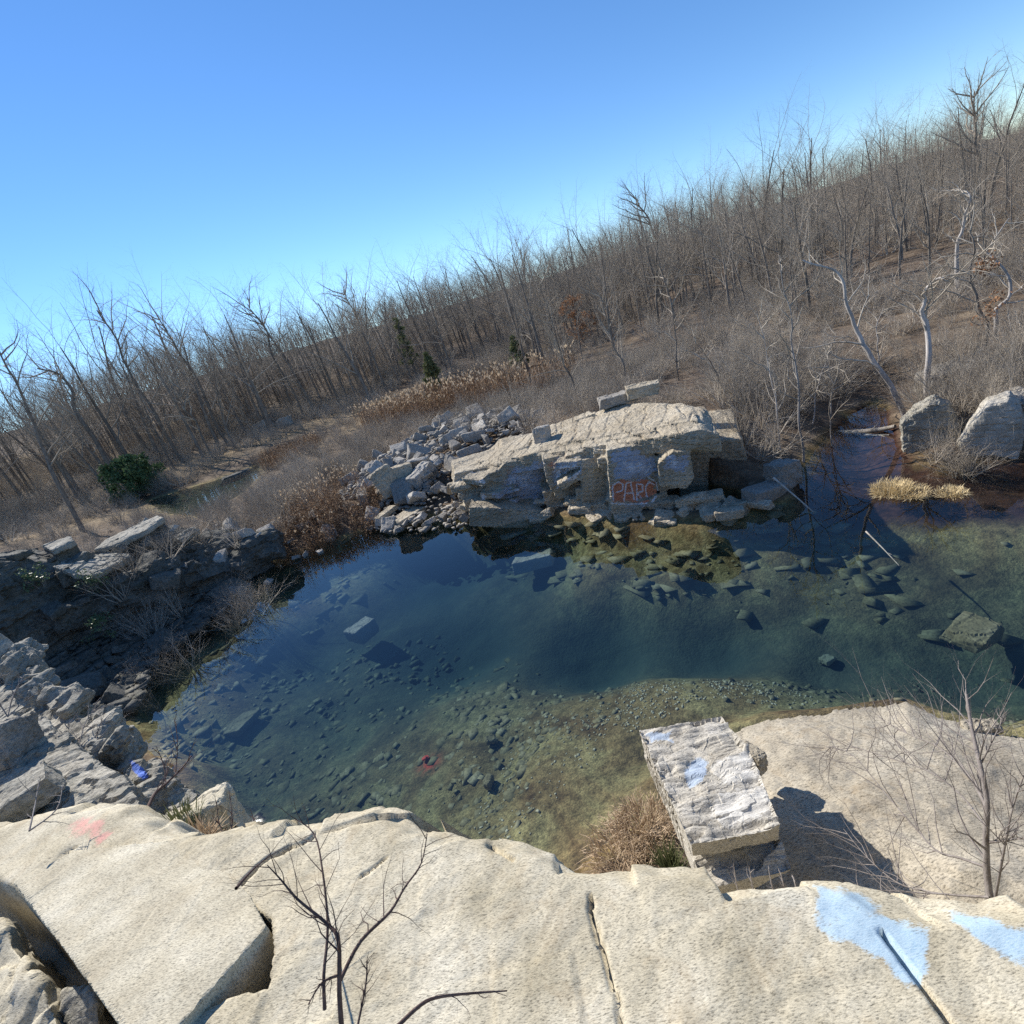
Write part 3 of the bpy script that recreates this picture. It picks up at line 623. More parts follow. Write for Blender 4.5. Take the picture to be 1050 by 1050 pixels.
def rubz(x, y):
    d = max(float(poly_sd(np.array([[x, y]]), RUB)[0]), 0); return max(tz(x, y), .1)+.24*min(d, 2.5)
scatter_rocks(RUB, 168, .55, 1.9, 'grey angular rock in the rubble pile left of the outcrop', 'rocks of the rubble pile', rubz, 3, flat=.5)
rg_ = np.random.default_rng(31); _r = np.array(RUB); _p = _r.min(0)+(_r.max(0)-_r.min(0))*rg_.random((5000, 2)); _p = _p[poly_sd(_p, RUB) > -.4][:3000]
stones('rubble', np.column_stack([_p, [rubz(*q)+.02 for q in _p]]), rg_.uniform(.03, .2, len(_p)), M['grey_rock'], 'small grey broken stone between the larger rubble blocks', 32, .6)
far_rock((396, 494), 24.3, (.55, .45, .75), 'tall light grey slab leaning in the left end of the rubble pile', 'outcrop', .3, .3, .2, 2, 51)
far_rock((410, 487), 24.6, (.7, .6, .45), 'large pale topped block in the rubble pile', 'outcrop', .2, .12, .2, 2, 52)
far_rock((433, 489), 23.8, (.8, .4, .5), 'long sloping grey block in the middle of the rubble pile', 'grey_rock', .9, .3, .2, 2, 53)

# ------------------------------------------------------------------ left quarry wall
WL = []
r2 = np.random.default_rng(9)
WL.append(sheet([(58, 583, 25.3), (75, 590, 24.4), (96, 592, 24.0), (118, 581, 24.6), (135, 570, 25.5), (122, 566, 28.), (96, 566, 28.5), (70, 574, 27.5)], 3.6))
WL.append(sheet([(98, 566, 27.), (120, 560, 26.6), (150, 545, 26.6), (166, 533, 27.2), (160, 530, 30.), (135, 541, 30.), (110, 555, 29.)], 4.))
WL.append(sheet([(140, 560, 26.), (168, 543, 26.2), (190, 542, 26.5), (205, 560, 25.6), (190, 590, 24.6), (165, 585, 24.8), (190, 545, 29.), (160, 545, 30.)], 3.6))
WL.append(sheet([(44, 560, 27.5), (74, 551, 27.2), (80, 556, 26.5), (55, 566, 26.), (45, 566, 29.), (70, 552, 31.)], 3.6))
WL.append(sheet([(-60, 590, 24.), (0, 575, 25.), (60, 575, 25.8), (60, 590, 25.), (-60, 620, 22.5), (-60, 575, 30.), (40, 560, 30.)], 4.2))
WL.append(sheet([(200, 548, 26.5), (230, 550, 26.), (262, 560, 25.), (258, 572, 24.2), (225, 592, 23.9), (200, 585, 24.3), (235, 540, 29.)], 2.2))
for k in range(46):
    t = r2.random(); x = 40+230*t; y = 690-110*t-r2.random()**1.4*70*(1-.6*t); rr = math.hypot(*at(x, min(y, 720), .2)[:2]) if y > 640-60*t else 24.4
    rr = min(rr, 25.0)
    WL.append(boxpts(atr(x, y, rr), rotm(r2, .35), np.array([.75, .55, .35])*r2.uniform(.5, 1.5), .35, r2, 2))
wlm = remesh(WL, .085); weather(wlm, .12, 1.2, (.15, .1, 1), .06, .07, 33); wlm.materials.append(M['shaded_wall_rock'])
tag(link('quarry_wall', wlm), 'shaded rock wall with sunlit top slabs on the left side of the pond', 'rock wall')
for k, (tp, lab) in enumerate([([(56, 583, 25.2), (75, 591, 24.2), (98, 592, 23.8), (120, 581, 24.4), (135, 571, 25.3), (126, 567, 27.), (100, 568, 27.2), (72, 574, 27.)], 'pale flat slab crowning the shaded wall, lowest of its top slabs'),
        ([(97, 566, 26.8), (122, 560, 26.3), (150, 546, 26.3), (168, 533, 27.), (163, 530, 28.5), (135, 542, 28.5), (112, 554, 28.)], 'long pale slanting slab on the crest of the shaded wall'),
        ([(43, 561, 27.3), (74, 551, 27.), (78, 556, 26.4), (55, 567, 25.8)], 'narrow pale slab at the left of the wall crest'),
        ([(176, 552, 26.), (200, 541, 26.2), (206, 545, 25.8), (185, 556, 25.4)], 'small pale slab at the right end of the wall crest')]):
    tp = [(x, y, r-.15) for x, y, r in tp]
    hs = sheet(tp, .22); rock_at('rock_slab', [p+np.array([0, 0, .10]) for p in hs], .05, M['ridge'], lab, 'rock slab', .03, .6, (0, 0, 1), .03, .03, 90+k)  # lighter rock tone than the wall, carrying the sunlight on its top
wlbvh = BVHTree.FromPolygons([tuple(v) for v in co(wlm)], [tuple(p.vertices) for p in wlm.polygons])
def topz(bvh, x, y, default):
    h = bvh.ray_cast(Vector((x, y, 30)), Vector((0, 0, -1)));  return h[0].z if h[0] else default
LB = [at(x, y, .8)[:2] for x, y in [(165, 560), (205, 545), (260, 540), (330, 525), (345, 540), (300, 562), (250, 590), (215, 610), (180, 600)]]
scatter_rocks(LB, 40, .4, 1.2, 'broken grey rock on the left bank beside the reeds', 'broken rocks of the left bank', lambda x, y: max(tz(x, y), topz(wlbvh, x, y, 0)), 12, flat=.4)
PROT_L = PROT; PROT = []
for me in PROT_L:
    me = me.copy(); me.materials.clear(); me.materials.append(M['shaded_wall_rock']); PROT.append(me)  # rocks at the wall foot share its shade-darkened colour
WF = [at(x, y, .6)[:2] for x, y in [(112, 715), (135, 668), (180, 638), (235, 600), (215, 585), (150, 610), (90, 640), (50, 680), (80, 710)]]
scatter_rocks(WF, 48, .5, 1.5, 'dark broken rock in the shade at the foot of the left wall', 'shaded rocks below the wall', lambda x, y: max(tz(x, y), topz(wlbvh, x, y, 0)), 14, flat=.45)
PROT = PROT_L
_r = np.array(WF); _p = _r.min(0)+(_r.max(0)-_r.min(0))*rg_.random((6000, 2)); _p = _p[poly_sd(_p, WF) > -.5][:1500]
stones('rubble', np.column_stack([_p, np.maximum(terrain(_p), .0)+.03]), rg_.uniform(.06, .32, len(_p)), M['shaded_wall_rock'], 'dark broken stone covering the shaded slope below the wall', 34, .5)
far_rock((156, 669), 22.2, (.28, .16, .12), 'small white stone at the water line below the shaded wall', 'boulder', .6, .1, .3, 2, 55)

# ------------------------------------------------------------------ left near ridge
RG = []
RG.append(thick([(-40, 742, 3.95), (0, 738, 3.95), (45, 736, 3.9), (88, 786, 3.95), (128, 800, 4.0), (152, 832, 4.05), (120, 850, 4.1), (-40, 880, 4.1)], 2.5))
RG.append(thick([(-40, 690, 3.6), (0, 700, 3.6), (50, 712, 3.5), (92, 752, 3.5), (60, 770, 3.4), (-40, 760, 3.5)], 3))
RG.append(thick([(92, 750, 3.2), (122, 768, 3.2), (168, 806, 3.3), (200, 842, 3.5), (185, 862, 3.4), (150, 842, 3.2), (110, 800, 3.0)], 3.2))
crest = [(0, 662), (18, 672), (40, 698), (62, 706), (78, 720), (97, 748), (120, 766), (142, 784), (165, 804), (188, 832), (212, 858)]
r3 = np.random.default_rng(19)
for k in range(270):
    t = r3.random()*(len(crest)-1.001); i = int(t); f = t-i; x = crest[i][0]*(1-f)+crest[i+1][0]*f; y = crest[i][1]*(1-f)+crest[i+1][1]*f
    u = r3.random()**1.3; x2 = x-10*u; y2 = y+60*u*(1-t/len(crest)*.75); z = 3.75-.25*t/10-.35*u+(.25 if u < .15 else 0)-.25*(1-u)*r3.random()
    RG.append(boxpts(at(x2, y2, z)-np.array([0, 0, .25]), rotm(r3, .35), np.array([.55, .30, .24])*(.2+.65*r3.random()**2.2)*(1.15-.06*t), .35, r3, 1))
for x, y, z, s in [(18, 682, 3.75, .36), (0, 672, 3.85, .42), (38, 707, 3.6, .3)]:
    RG.append(boxpts(at(x, y, z), rotm(r3, .4), np.array([1, .6, .55])*s, .25, r3, 2))
rgm = remesh(RG, .03); weather(rgm, .03, .5, (.3, -.2, 1), .022, .03, 44); rgm.materials.append(M['ridge'])
V = co(rgm); pp = proj(V); pm = np.zeros((len(V), 3)); pm[:, 0] = ss(-5, 4, poly_sd(pp+2*fbm(V/.15, 2, 3)[:, None], [(134, 779), (146, 788), (154, 797), (148, 800), (136, 790)]))
attr(rgm, 'paint', pm)
tag(link('rock_ridge', rgm), 'jagged sunlit rock ridge stepping down to the pond on the left', 'rock ridge')
c = at(214, 850, 3.9); rock_at('rock', boxpts(c, rotm(r3, .2, .5), (.26, .2, .3), .3, r3, 3), .018, M['slab'], 'pale knob of rock in the notch between ridge and ledge', 'rock', .02, .2, seed=61)
c = at(12, 828, 4.25); rock_at('rock', boxpts(c, rotm(r3, .2, .7), (.42, .28, .14), .25, r3, 3), .025, M['ridge'], 'wedge shaped grey rock leaning on the left end of the ledge', 'rock', .03, .3, seed=62)
c = at(2, 770, 4.15); rock_at('rock', boxpts(c, rotm(r3, .3, .2), (.35, .3, .3), .3, r3, 3), .025, M['grey_rock'], 'small dark stone with moss on the left ledge', 'rock', .03, .3, seed=63)

# ------------------------------------------------------------------ pond bed stones
def bed_points(poly, n, seed, keep=None):
    rg = np.random.default_rng(seed); poly = np.array([at(*p)[:2] for p in poly]); lo, hi = poly.min(0), poly.max(0)
    p = lo+(hi-lo)*rg.random((n*6, 2)); p = p[(poly_sd(p, poly) > 0) & (poly_sd(p, SH) > .1)]
    dens = fbm(np.column_stack([p/1.1, p[:, 0]*0]), 3, seed); p = p[dens > rg.normal(size=len(p))*.5-.05][:n]
    return np.column_stack([p, terrain(p)])
M['bed_stone'] = rock_mat('algae_stone', (.15, .125, .065), (.23, .195, .11), (.33, .29, .19), 18, .4, .008, lichen=.35, lich_col=(.09, .08, .04), stain=.3, big=1.4)
M['bed_pebble'] = rock_mat('pale_pebble', (.28, .25, .16), (.42, .38, .27), (.58, .54, .42), 30, .3, .01, lichen=.2, stain=.2, big=3)
def bed(name, poly, n, seed, a, b, mat, label, flat=.2, zoff=-.1, jit=.3, pw=2.2):
    P = bed_points(poly, n, seed); rg = np.random.default_rng(seed+50); stones(name, P, (a+(b-a)*rg.random(len(P))**pw)*.62, M[mat], label, seed+70, flat, 'stuff', zoff, jit)
bed('bed_stones', [(150, 780), (170, 700), (260, 650), (420, 600), (560, 640), (560, 720), (480, 860), (300, 870), (200, 850)], 1250, 1, .03, .30, 'bed_stone', 'flat olive stones lying on the pond bed', .09)
bed('bed_stones', [(430, 860), (450, 760), (560, 660), (760, 650), (1050, 620), (1050, 740), (950, 715), (860, 700), (700, 690), (560, 740), (520, 870)], 700, 4, .02, .16, 'bed_stone', 'small brown stones on the shallow pond bed', .14)
bed('bed_pebbles', [(460, 830), (520, 860), (620, 740), (720, 690), (860, 690), (800, 650), (620, 660), (520, 720)], 750, 6, .022, .055, 'bed_pebble', 'pale pebbles strewn over the shallow pond bed', .5, .2)
bed('bed_stones', [(110, 720), (170, 640), (260, 590), (390, 535), (400, 560), (240, 660), (180, 770)], 420, 8, .06, .5, 'bed_stone', 'brown slabs under shallow water below the shaded wall', .09)
bed('bed_stones', [(470, 530), (640, 530), (820, 515), (1050, 530), (1050, 600), (830, 590), (700, 580), (520, 560)], 330, 10, .08, .62, 'bed_stone', 'sunken slabs along the foot of the outcrop', .09)
def sunk(px, half, label, mat, rz, seed, dz=.1, tilt=.12):
    rg = np.random.default_rng(seed); p = at(*px, 0)
    for _ in range(4): p = at(*px, tz(p[0], p[1]))
    if dz < 0: p = at(*px, dz); dz = 0
    return rock_at('rock', boxpts(p+np.array([0, 0, dz]), rotm(rg, tilt, rz), half, .42, rg, 2), .03, mat, label, 'rock', .02, .4, None, 0, .02, seed)
sunk((372, 646), (.55, .42, .3), 'pale square slab sunk in the deep water left of centre', M['ridge'], .9, 71, -1.05)
sunk((548, 576), (.8, .5, .25), 'pale slab sunk below the surface in front of the outcrop', M['ridge'], -.2, 72, -.95)
sunk((437, 779), (.09, .08, .03), 'small stone on the pond bed painted red', simple('red_paint', (.55, .06, .04), (.75, .13, .10), 9), .4, 73, .05)
sunk((995, 648), (.5, .35, .2), 'olive block sunk near the right edge of the pond', M['bed_stone'], .4, 74, -.8)
sunk((849, 681), (.17, .13, .08), 'small tan stone on the bed below the right of the pond', M['bed_pebble'], .4, 75)
sunk((506, 762), (.14, .10, .06), 'small squarish stone on the shallow bed near the pond centre', M['bed_stone'], .2, 76)
sunk((503, 805), (.13, .10, .09), 'dark edged stone among pale pebbles on the bed', M['bed_stone'], .9, 77)
sunk((250, 745), (.5, .35, .12), 'broad reddish slab on the bed at the left of the pond', M['bed_stone'], 1.2, 78)
sunk((296, 893), (.4, .3, .12), 'slab under water just beyond the near ledge', M['bed_stone'], .4, 79)

# ------------------------------------------------------------------ tubes and trees
class Tubes:
    def __init__(s): s.V = []; s.F = []; s.n = 0
    def add(s, P, R, k):
        P = np.asarray(P, float); R = np.asarray(R, float); n = len(P)
        T = np.gradient(P, axis=0); T /= np.linalg.norm(T, axis=1)[:, None]+1e-9
        ref = np.array([0, 0, 1.]) if abs(T[0, 2]) < .8 else np.array([1., 0, 0])
        A = np.cross(T, ref); A /= np.linalg.norm(A, axis=1)[:, None]+1e-9; Bn = np.cross(T, A)
        u = np.arange(k)*2*math.pi/k
        ring = P[:, None]+R[:, None, None]*(np.cos(u)[None, :, None]*A[:, None]+np.sin(u)[None, :, None]*Bn[:, None])
        s.V.append(ring.reshape(-1, 3)); i = np.arange(n-1)[:, None]*k; j = np.arange(k)[None]; j2 = (j+1) % k
        s.F.append((np.stack([i+j, i+j2, i+k+j2, i+k+j], 2).reshape(-1, 4))+s.n); s.n += n*k
    def mesh(s, name, mat):
        return new_mesh(name, np.concatenate(s.V), np.concatenate(s.F), mat, True)
def unit(v): return v/(np.linalg.norm(v)+1e-9)
def perp(d, rg):
    a = rg.normal(size=3); a -= (a@d)*d; return unit(a)
def grow(T, p, d, L, r, lev, spec, rg, tubes_trunk=None):
    """one branch and its children; spec[lev] = (segments, wobble, lift, children, start, angle, length ratio, sides)"""
    seg, wob, lift, nch, t0, ang, ratio, sides = spec[lev]
    P = [np.array(p, float)]; d = unit(np.array(d, float)); D = [d]
    for k in range(seg):
        d = unit(d+rg.normal(size=3)*wob+np.array([0, 0, lift])); P.append(P[-1]+d*L/seg); D.append(d)
    tt = np.linspace(0, 1, seg+1); R = r*(1-.80*tt) if lev < len(spec)-1 else r*(1-.6*tt)
    (tubes_trunk if (lev == 0 and tubes_trunk is not None) else T).add(P, R, sides)
    if lev+1 >= len(spec): return
    for c in range(nch):
        t = t0+(1-t0)*(c+rg.random())/nch; x = t*seg; i = min(int(x), seg-1); f = x-i
        q = P[i]*(1-f)+P[i+1]*f; dd = D[i+1]; a = ang*(.75+.5*rg.random())*((1.12-.45*t) if lev == 0 else 1.)
        nd = dd*math.cos(a)+perp(dd, rg)*math.sin(a)
        grow(T, q, nd, L*ratio*((1.15-.38*t) if lev == 0 else (1.15-.65*t))*(.7+.6*rg.random()), max(R[i]*(1-f)+R[i+1]*f, r*.1)*.46, lev+1, spec, rg)
def tree_proto(seed, Hh, rb, kind):
    rg = np.random.default_rng(seed)
    if kind == 'tall':
        spec = [(9, .04, .05, 14, .34, 1.0, .50, 7), (6, .15, .05, 7, .2, .8, .50, 4), (4, .22, .03, 7, .15, .8, .50, 3), (3, .25, .02, 5, .15, .8, .55, 3), (1, .2, 0, 0, 0, 0, 0, 3)]
    elif kind == 'fork':
        spec = [(7, .06, .05, 9, .28, .72, .60, 7), (7, .14, .06, 8, .2, .8, .44, 4), (4, .22, .03, 7, .15, .8, .48, 3), (3, .25, .02, 5, .15, .8, .55, 3), (1, .2, 0, 0, 0, 0, 0, 3)]
    elif kind == 'slim':
        spec = [(9, .05, .04, 16, .25, .95, .32, 6), (5, .18, .05, 7, .15, .85, .5, 3), (3, .25, .02, 6, .15, .85, .55, 3), (1, .2, 0, 0, 0, 0, 0, 3)]
    else:   # snag
        spec = [(9, .13, .03, 9, .30, .8, .38, 6), (4, .28, .06, 4, .2, .8, .5, 4), (2, .3, .05, 4, .2, .7, .55, 3), (1, .2, 0, 0, 0, 0, 0, 3)]
    T = Tubes(); K = Tubes(); grow(T, (0, 0, -.3), (0, 0, 1), Hh*(.80 if kind in ('tall', 'slim') else .92), rb, 0, spec, rg, K); return K, T
def shrub_proto(seed, n, Hh, rad_, spread=.9, twigs=6, levels=2):
    rg = np.random.default_rng(seed); T = Tubes()
    spec = [(4, .16, .06, twigs, .2, .6, .5, 3), (2, .25, .08, 5, .2, .7, .6, 3), (1, .2, 0, 0, 0, 0, 0, 3)][:levels+1]
    for k in range(n):
        a = rg.random()*6.283; t = spread*rg.random()
        d = np.array([math.cos(a)*math.sin(t), math.sin(a)*math.sin(t), math.cos(t)])
        grow(T, (math.cos(a)*.15*rg.random(), math.sin(a)*.15*rg.random(), -.08), d, Hh*rg.uniform(.6, 1.1), rad_*rg.uniform(.6, 1.1), 0, spec, rg)
    return T
HT = 10.0
TP = []
for k in range(5): TP.append(tree_proto(200+k, HT, .115, 'tall'))
for k in range(3): TP.append(tree_proto(220+k, HT*.82, .125, 'fork'))
for k in range(4): TP.append(tree_proto(240+k, HT, .085, 'slim'))
SN = [tree_proto(260+k, HT, .11, 'snag') for k in range(3)]
def pair_mesh(K, T, n, mt, mc):
    return K.mesh('trunk_%d' % n, M[mt]), T.mesh('crown_%d' % n, M[mc])
TPM = [pair_mesh(K, T, n, 'bark', 'twig') for n, (K, T) in enumerate(TP)]
SNM = [pair_mesh(K, T, n+50, 'pale_bark', 'brush') for n, (K, T) in enumerate(SN)]
def joined(K, T, name):
    me = new_mesh(name, np.concatenate(K.V+T.V), np.concatenate(K.F+[f+K.n for f in T.F]), M['bark'], True); me.materials.append(M['twig'])
    nk = sum(len(f) for f in K.F); mi = np.ones(len(me.polygons), np.int32); mi[:nk] = 0; me.polygons.foreach_set('material_index', mi); return me
TJ = [joined(K, T, 'whole_%d' % n) for n, (K, T) in enumerate(TP)]
def put_tree(pm, loc, h, label, group, rz, parts=True, cat='tree', name='bare_tree', wide=1.):
    s = h/HT; sc = (s*wide, s*wide, s)
    if not parts:
        o = link(name, pm, None, loc); o.scale = sc; o.rotation_euler = (0, 0, rz); return tag(o, label, cat, group)
    e = empty(name, loc, label, cat, group); e.scale = sc; e.rotation_euler = (0, 0, rz)
    link('trunk', pm[0], e); link('crown', pm[1], e); return e

SKY_AZ = np.array([-60, -40, -36, -33, -30, -26, -20, -13.5, -6, -.8, 8, 19.9, 31.4, 40, 44.6, 47.4, 60]); SKY_EL = np.array([8.5, 8.5, 8.6, 8.4, 10.2, 8.8, 8.6, 7.6, 7.0, 7.0, 6.6, 6.6, 6.0, 5.2, 4.4, 3.4, 3.])
rt = np.random.default_rng(77); taken = []
def free(x, y, d):
    for a, b in taken:
        if (x-a)**2+(y-b)**2 < d*d: return False
    taken.append((x, y)); return True
def pol(az, r): return math.sin(rad(az))*r, math.cos(rad(az))*r
BLOCKED = lambda p: poly_sd(p, SH)[0] > -.8 or poly_sd(p, POOL)[0] > -1
ZONES = [  # az0 az1 r0 r1 count sp label group fill
    (-47, -20, 78, 112, 66, 2.6, 'tall bare tree at the edge of the woods beyond the small pool on the left', 'trees of the left woods', 1.08),
    (-20, 6, 76, 110, 60, 2.6, 'tall bare tree in the woods behind the tan reed bed', 'trees behind the far reeds', 1.03),
    (6, 30, 42, 100, 85, 2.2, 'bare tree on the wooded slope behind the graffiti outcrop', 'trees of the middle slope', .99),
    (30, 54, 34, 95, 95, 2.0, 'bare tree on the wooded hillside above the right hand shallows', 'trees of the right hillside', 1.0)]
pools = {'r': [0, 1, 2, 3, 4, 5, 6, 7, 5, 6, 7, 8, 9, 10]}
for a0, a1, ra, rb, cnt, sp, lab, grp, fill in ZONES:
    k = 0; guard = 0
    while k < cnt and guard < 6000:
        guard += 1
        az = rt.uniform(a0, a1); r = math.sqrt(rt.uniform(ra*ra, rb*rb)) if a0 < 6 else rt.uniform(ra, rb); x, y = pol(az, r)
        if BLOCKED(np.array([[x, y]])) or not free(x, y, sp): continue
        z = tz(x, y); top = H+r*math.tan(rad(np.interp(az, SKY_AZ, SKY_EL)))
        h = (top-z)*fill*(rt.uniform(.5, .95) if rt.random() < .55 else rt.uniform(.85, 1.1))
        if r < 60: h *= .72+.28*(r-30)/30
        h = min(h, 23); n = rt.choice([0, 1, 2, 3, 4, 5, 6, 7, 0, 1, 2, 3, 4, 5, 6, 7, 8, 9] if a0 < 6 else pools['r'])
        near = r < 48
        put_tree(TPM[n] if near else TJ[n], (x, y, z), h*(1.22 if 5 <= n < 8 else 1), lab, grp, rt.random()*6.28, near, wide=rt.uniform(.85, 1.2)); k += 1

# single trees one can point at
def poly_tree(px, r, rb, label, seed, nb=9, mats=('pale_bark', 'brush'), bl=.34, sides=8, cat='tree', name='bare_tree', tip=.22, spec=None, dr=0., ground=True, t0=.25):
    rg = np.random.default_rng(seed); n = len(px); P = [atr(x, y, r+dr*i/(n-1)) for i, (x, y) in enumerate(px)]
    if ground: P[0][2] = min(P[0][2], tz(P[0][0], P[0][1])-.05)
    P = np.array(P); base = P[0].copy(); Q = P-base; m = 4*(n-1)+1; tt = np.linspace(0, n-1, m); i = np.clip(tt.astype(int), 0, n-2); f = (tt-i)[:, None]
    a = Q[np.maximum(i-1, 0)]; b = Q[i]; c = Q[i+1]; d = Q[np.minimum(i+2, n-1)]
    Q = .5*(2*b+(c-a)*f+(2*a-5*b+4*c-d)*f*f+(3*b-a-3*c+d)*f**3)
    rb *= .68; t = np.linspace(0, 1, m); Q = Q+np.column_stack([fbm(np.column_stack([t*n*.8, t*0+seed, t*0+5.*k]), 3, seed) for k in range(3)])*np.minimum(t*6, 1)[:, None]*.0045*r*np.array([1, 1, .3])
    K = Tubes(); T = Tubes(); R = rb*(1-(1-tip)*t); R[0] *= 1.25; K.add(Q, R, sides)
    L = np.linalg.norm(np.diff(Q, axis=0), axis=1).sum()
    spec = spec or [(5, .17, .06, 5, .2, .75, .5, 4), (3, .25, .05, 5, .2, .7, .55, 3), (2, .25, .03, 3, .2, .7, .6, 3), (1, .2, 0, 0, 0, 0, 0, 3)]
    for k in range(nb):
        u = t0+(1-t0)*(k+rg.random())/nb; j = min(int(u*(m-1)), m-2); dd = unit(Q[j+1]-Q[j]); an = rg.uniform(.5, 1.1)
        grow(T, Q[j], dd*math.cos(an)+perp(dd, rg)*math.sin(an), L*bl*(1.25-.6*u)*rg.uniform(.6, 1.25), max(R[j]*.55, .0011*r), 0, spec, rg)
    e = empty(name, base, label, cat); link('trunk', K.mesh('trunk', M[mats[0]]), e); link('crown', T.mesh('crown', M[mats[1]]), e); return e
thin = [(5, .26, .05, 5, .15, .8, .5, 4), (3, .3, .04, 5, .2, .8, .55, 3), (2, .2, 0, 3, .2, .8, .6, 3), (1, .2, 0, 0, 0, 0, 0, 3)]
poly_tree([(929, 430), (916, 405), (898, 372), (880, 347), (870, 318), (863, 292), (846, 274), (824, 266)], 19.6, .13, 'leaning bare trunk arching to the left over the narrow channel', 301, 9, spec=thin, bl=.28)
poly_tree([(950, 412), (953, 370), (951, 335), (948, 318), (955, 296), (965, 284), (972, 290)], 20.2, .13, 'crooked pale tree between the two shallows boulders', 302, 12, spec=thin, bl=.36)
poly_tree([(1011, 384), (1010, 340), (1005, 310), (1000, 280), (998, 255), (994, 235)], 23.5, .10, 'bare tree holding a few orange leaves on the right slope', 303, 12, ('bark', 'brush'), spec=thin)
poly_tree([(1023, 358), (1021, 322), (1032, 304), (1030, 280), (1017, 264), (1024, 246), (1040, 222)], 25., .10, 'forked pale tree curving upward at the right edge of the slope', 304, 12, spec=thin)
poly_tree([(983, 290), (982, 262), (984, 240), (990, 222), (995, 205), (993, 195)], 33., .13, 'pale broken snag standing high on the right slope', 305, 10, spec=thin, bl=.4)
poly_tree([(823, 470), (821, 440), (818, 400), (812, 362), (808, 330), (805, 300), (800, 262)], 17.2, .055, 'straight pale birch at the corner of the channel', 306, 16, spec=thin, bl=.25)
poly_tree([(800, 462), (798, 430), (793, 400), (787, 360), (778, 318)], 17.6, .04, 'thin pale birch left of the straight one by the channel', 307, 12, spec=thin, bl=.3)
poly_tree([(832, 440), (836, 410), (842, 385), (852, 362), (858, 340)], 20., .035, 'thin sapling right of the straight birch, leaning over the channel', 308, 12, spec=thin, bl=.35)
poly_tree([(745, 432), (741, 400), (735, 378), (722, 360), (708, 345)], 21., .05, 'dark bowed sapling behind the right end of the outcrop', 309, 10, ('bark', 'brush'), spec=thin, bl=.35)
poly_tree([(592, 422), (586, 395), (578, 368), (570, 338), (560, 310), (548, 278)], 28.5, .10, 'twin bare tree rising just behind the outcrop', 310, 16, ('bark', 'twig'), bl=.3)
poly_tree([(643, 402), (638, 375), (629, 350), (622, 325), (612, 300)], 28., .09, 'grey bare tree forking behind the back edge of the outcrop', 311, 15, ('bark', 'twig'), bl=.36)
poly_tree([(700, 412), (697, 380), (690, 340), (684, 305), (676, 270)], 27., .07, 'slender tree behind the right part of the outcrop', 312, 14, ('bark', 'brush'), bl=.32)
poly_tree([(852, 445), (851, 420), (853, 395), (848, 372)], 18.6, .03, 'short pale sapling on the channel bank', 313, 10, spec=thin, bl=.45)
poly_tree([(905, 410), (900, 385), (903, 360), (897, 335), (905, 315)], 24., .06, 'pale spindly tree behind the leaning trunk', 314, 12, spec=thin, bl=.4)
for k, (px, r, rb) in enumerate([([(82, 540), (62, 500), (42, 458), (30, 425), (10, 385), (-5, 360)], 60., .28), ([(118, 495), (100, 455), (78, 420), (70, 400), (60, 384), (38, 378)], 82., .42), ([(186, 470), (160, 425), (135, 385), (118, 350), (98, 318)], 84., .36), ([(218, 425), (196, 385), (176, 350), (162, 322)], 84., .3), ([(212, 455), (200, 432), (188, 412), (180, 398)], 76., .2), ([(388, 378), (372, 340), (360, 318), (350, 300)], 84., .26), ([(300, 400), (283, 365), (268, 335), (255, 310)], 84., .26)]):
    poly_tree(px, r, rb, ['big leaning tree at the far left edge in front of the woods', 'thick dark trunk with a broken crooked top left of the evergreen bush', 'tallest forking tree of the left woods, above the evergreen bush', 'tall tree with a fan shaped crown right of the tallest one', 'short dark leaning trunk on the bank near the dark boulders', 'spreading grey tree behind the left end of the tan reed bed', 'bare tree with a rounded crown behind the dark wood edge boulders'][k], 330+k, 15, ('bark', 'twig'), bl=.36, tip=.25, t0=.3)
poly_tree([(690, 290), (676, 255), (664, 225), (652, 200)], 75., .30, 'tallest skyline tree above the middle slope', 345, 16, ('bark', 'twig'), bl=.42, t0=.3)
poly_tree([(1005, 215), (1003, 170), (1000, 130), (997, 95)], 62., .26, 'tallest spreading tree on the skyline at the right', 346, 18, ('bark', 'twig'), bl=.42, t0=.35)
# dead leaves that still hang on
def leaf_cloud(name, parent, pts, size, mat, seed):
    rg = np.random.default_rng(seed); n = len(pts); a = rg.normal(size=(n, 3)); a /= np.linalg.norm(a, axis=1)[:, None]; b = rg.normal(size=(n, 3)); b -= (b*a).sum(1)[:, None]*a; b /= np.linalg.norm(b, axis=1)[:, None]
    s = size*rg.uniform(.6, 1.3, n)[:, None]; a = a*s; b = b*s*.6; P = np.asarray(pts)
    V = np.stack([P-a, P+b, P+a, P-b], 1).reshape(-1, 3); return link(name, new_mesh(name, V, np.arange(n*4).reshape(-1, 4), mat), parent)
def blob_pts(centres, n, seed, clump=.5):
    rg = np.random.default_rng(seed); cs = np.array(centres); k = rg.integers(len(cs), size=n); c = cs[k]
    d = rg.normal(size=(n, 3)); d /= np.linalg.norm(d, axis=1)[:, None]; return c[:, :3]+d*(c[:, 3:4]*(rg.random((n, 1))**clump))
e = [o for o in C.objects if o.get('label', '').startswith('bare tree holding a few orange')][0]
base = np.array(e.location)
leaf_cloud('leaves', e, blob_pts([[*(atr(x, y, 23.3)-base), .35] for x, y in [(1016, 318), (1022, 305), (1008, 328), (1014, 268), (1010, 272)]], 260, 5), .055, M['brown_leaf'], 6)
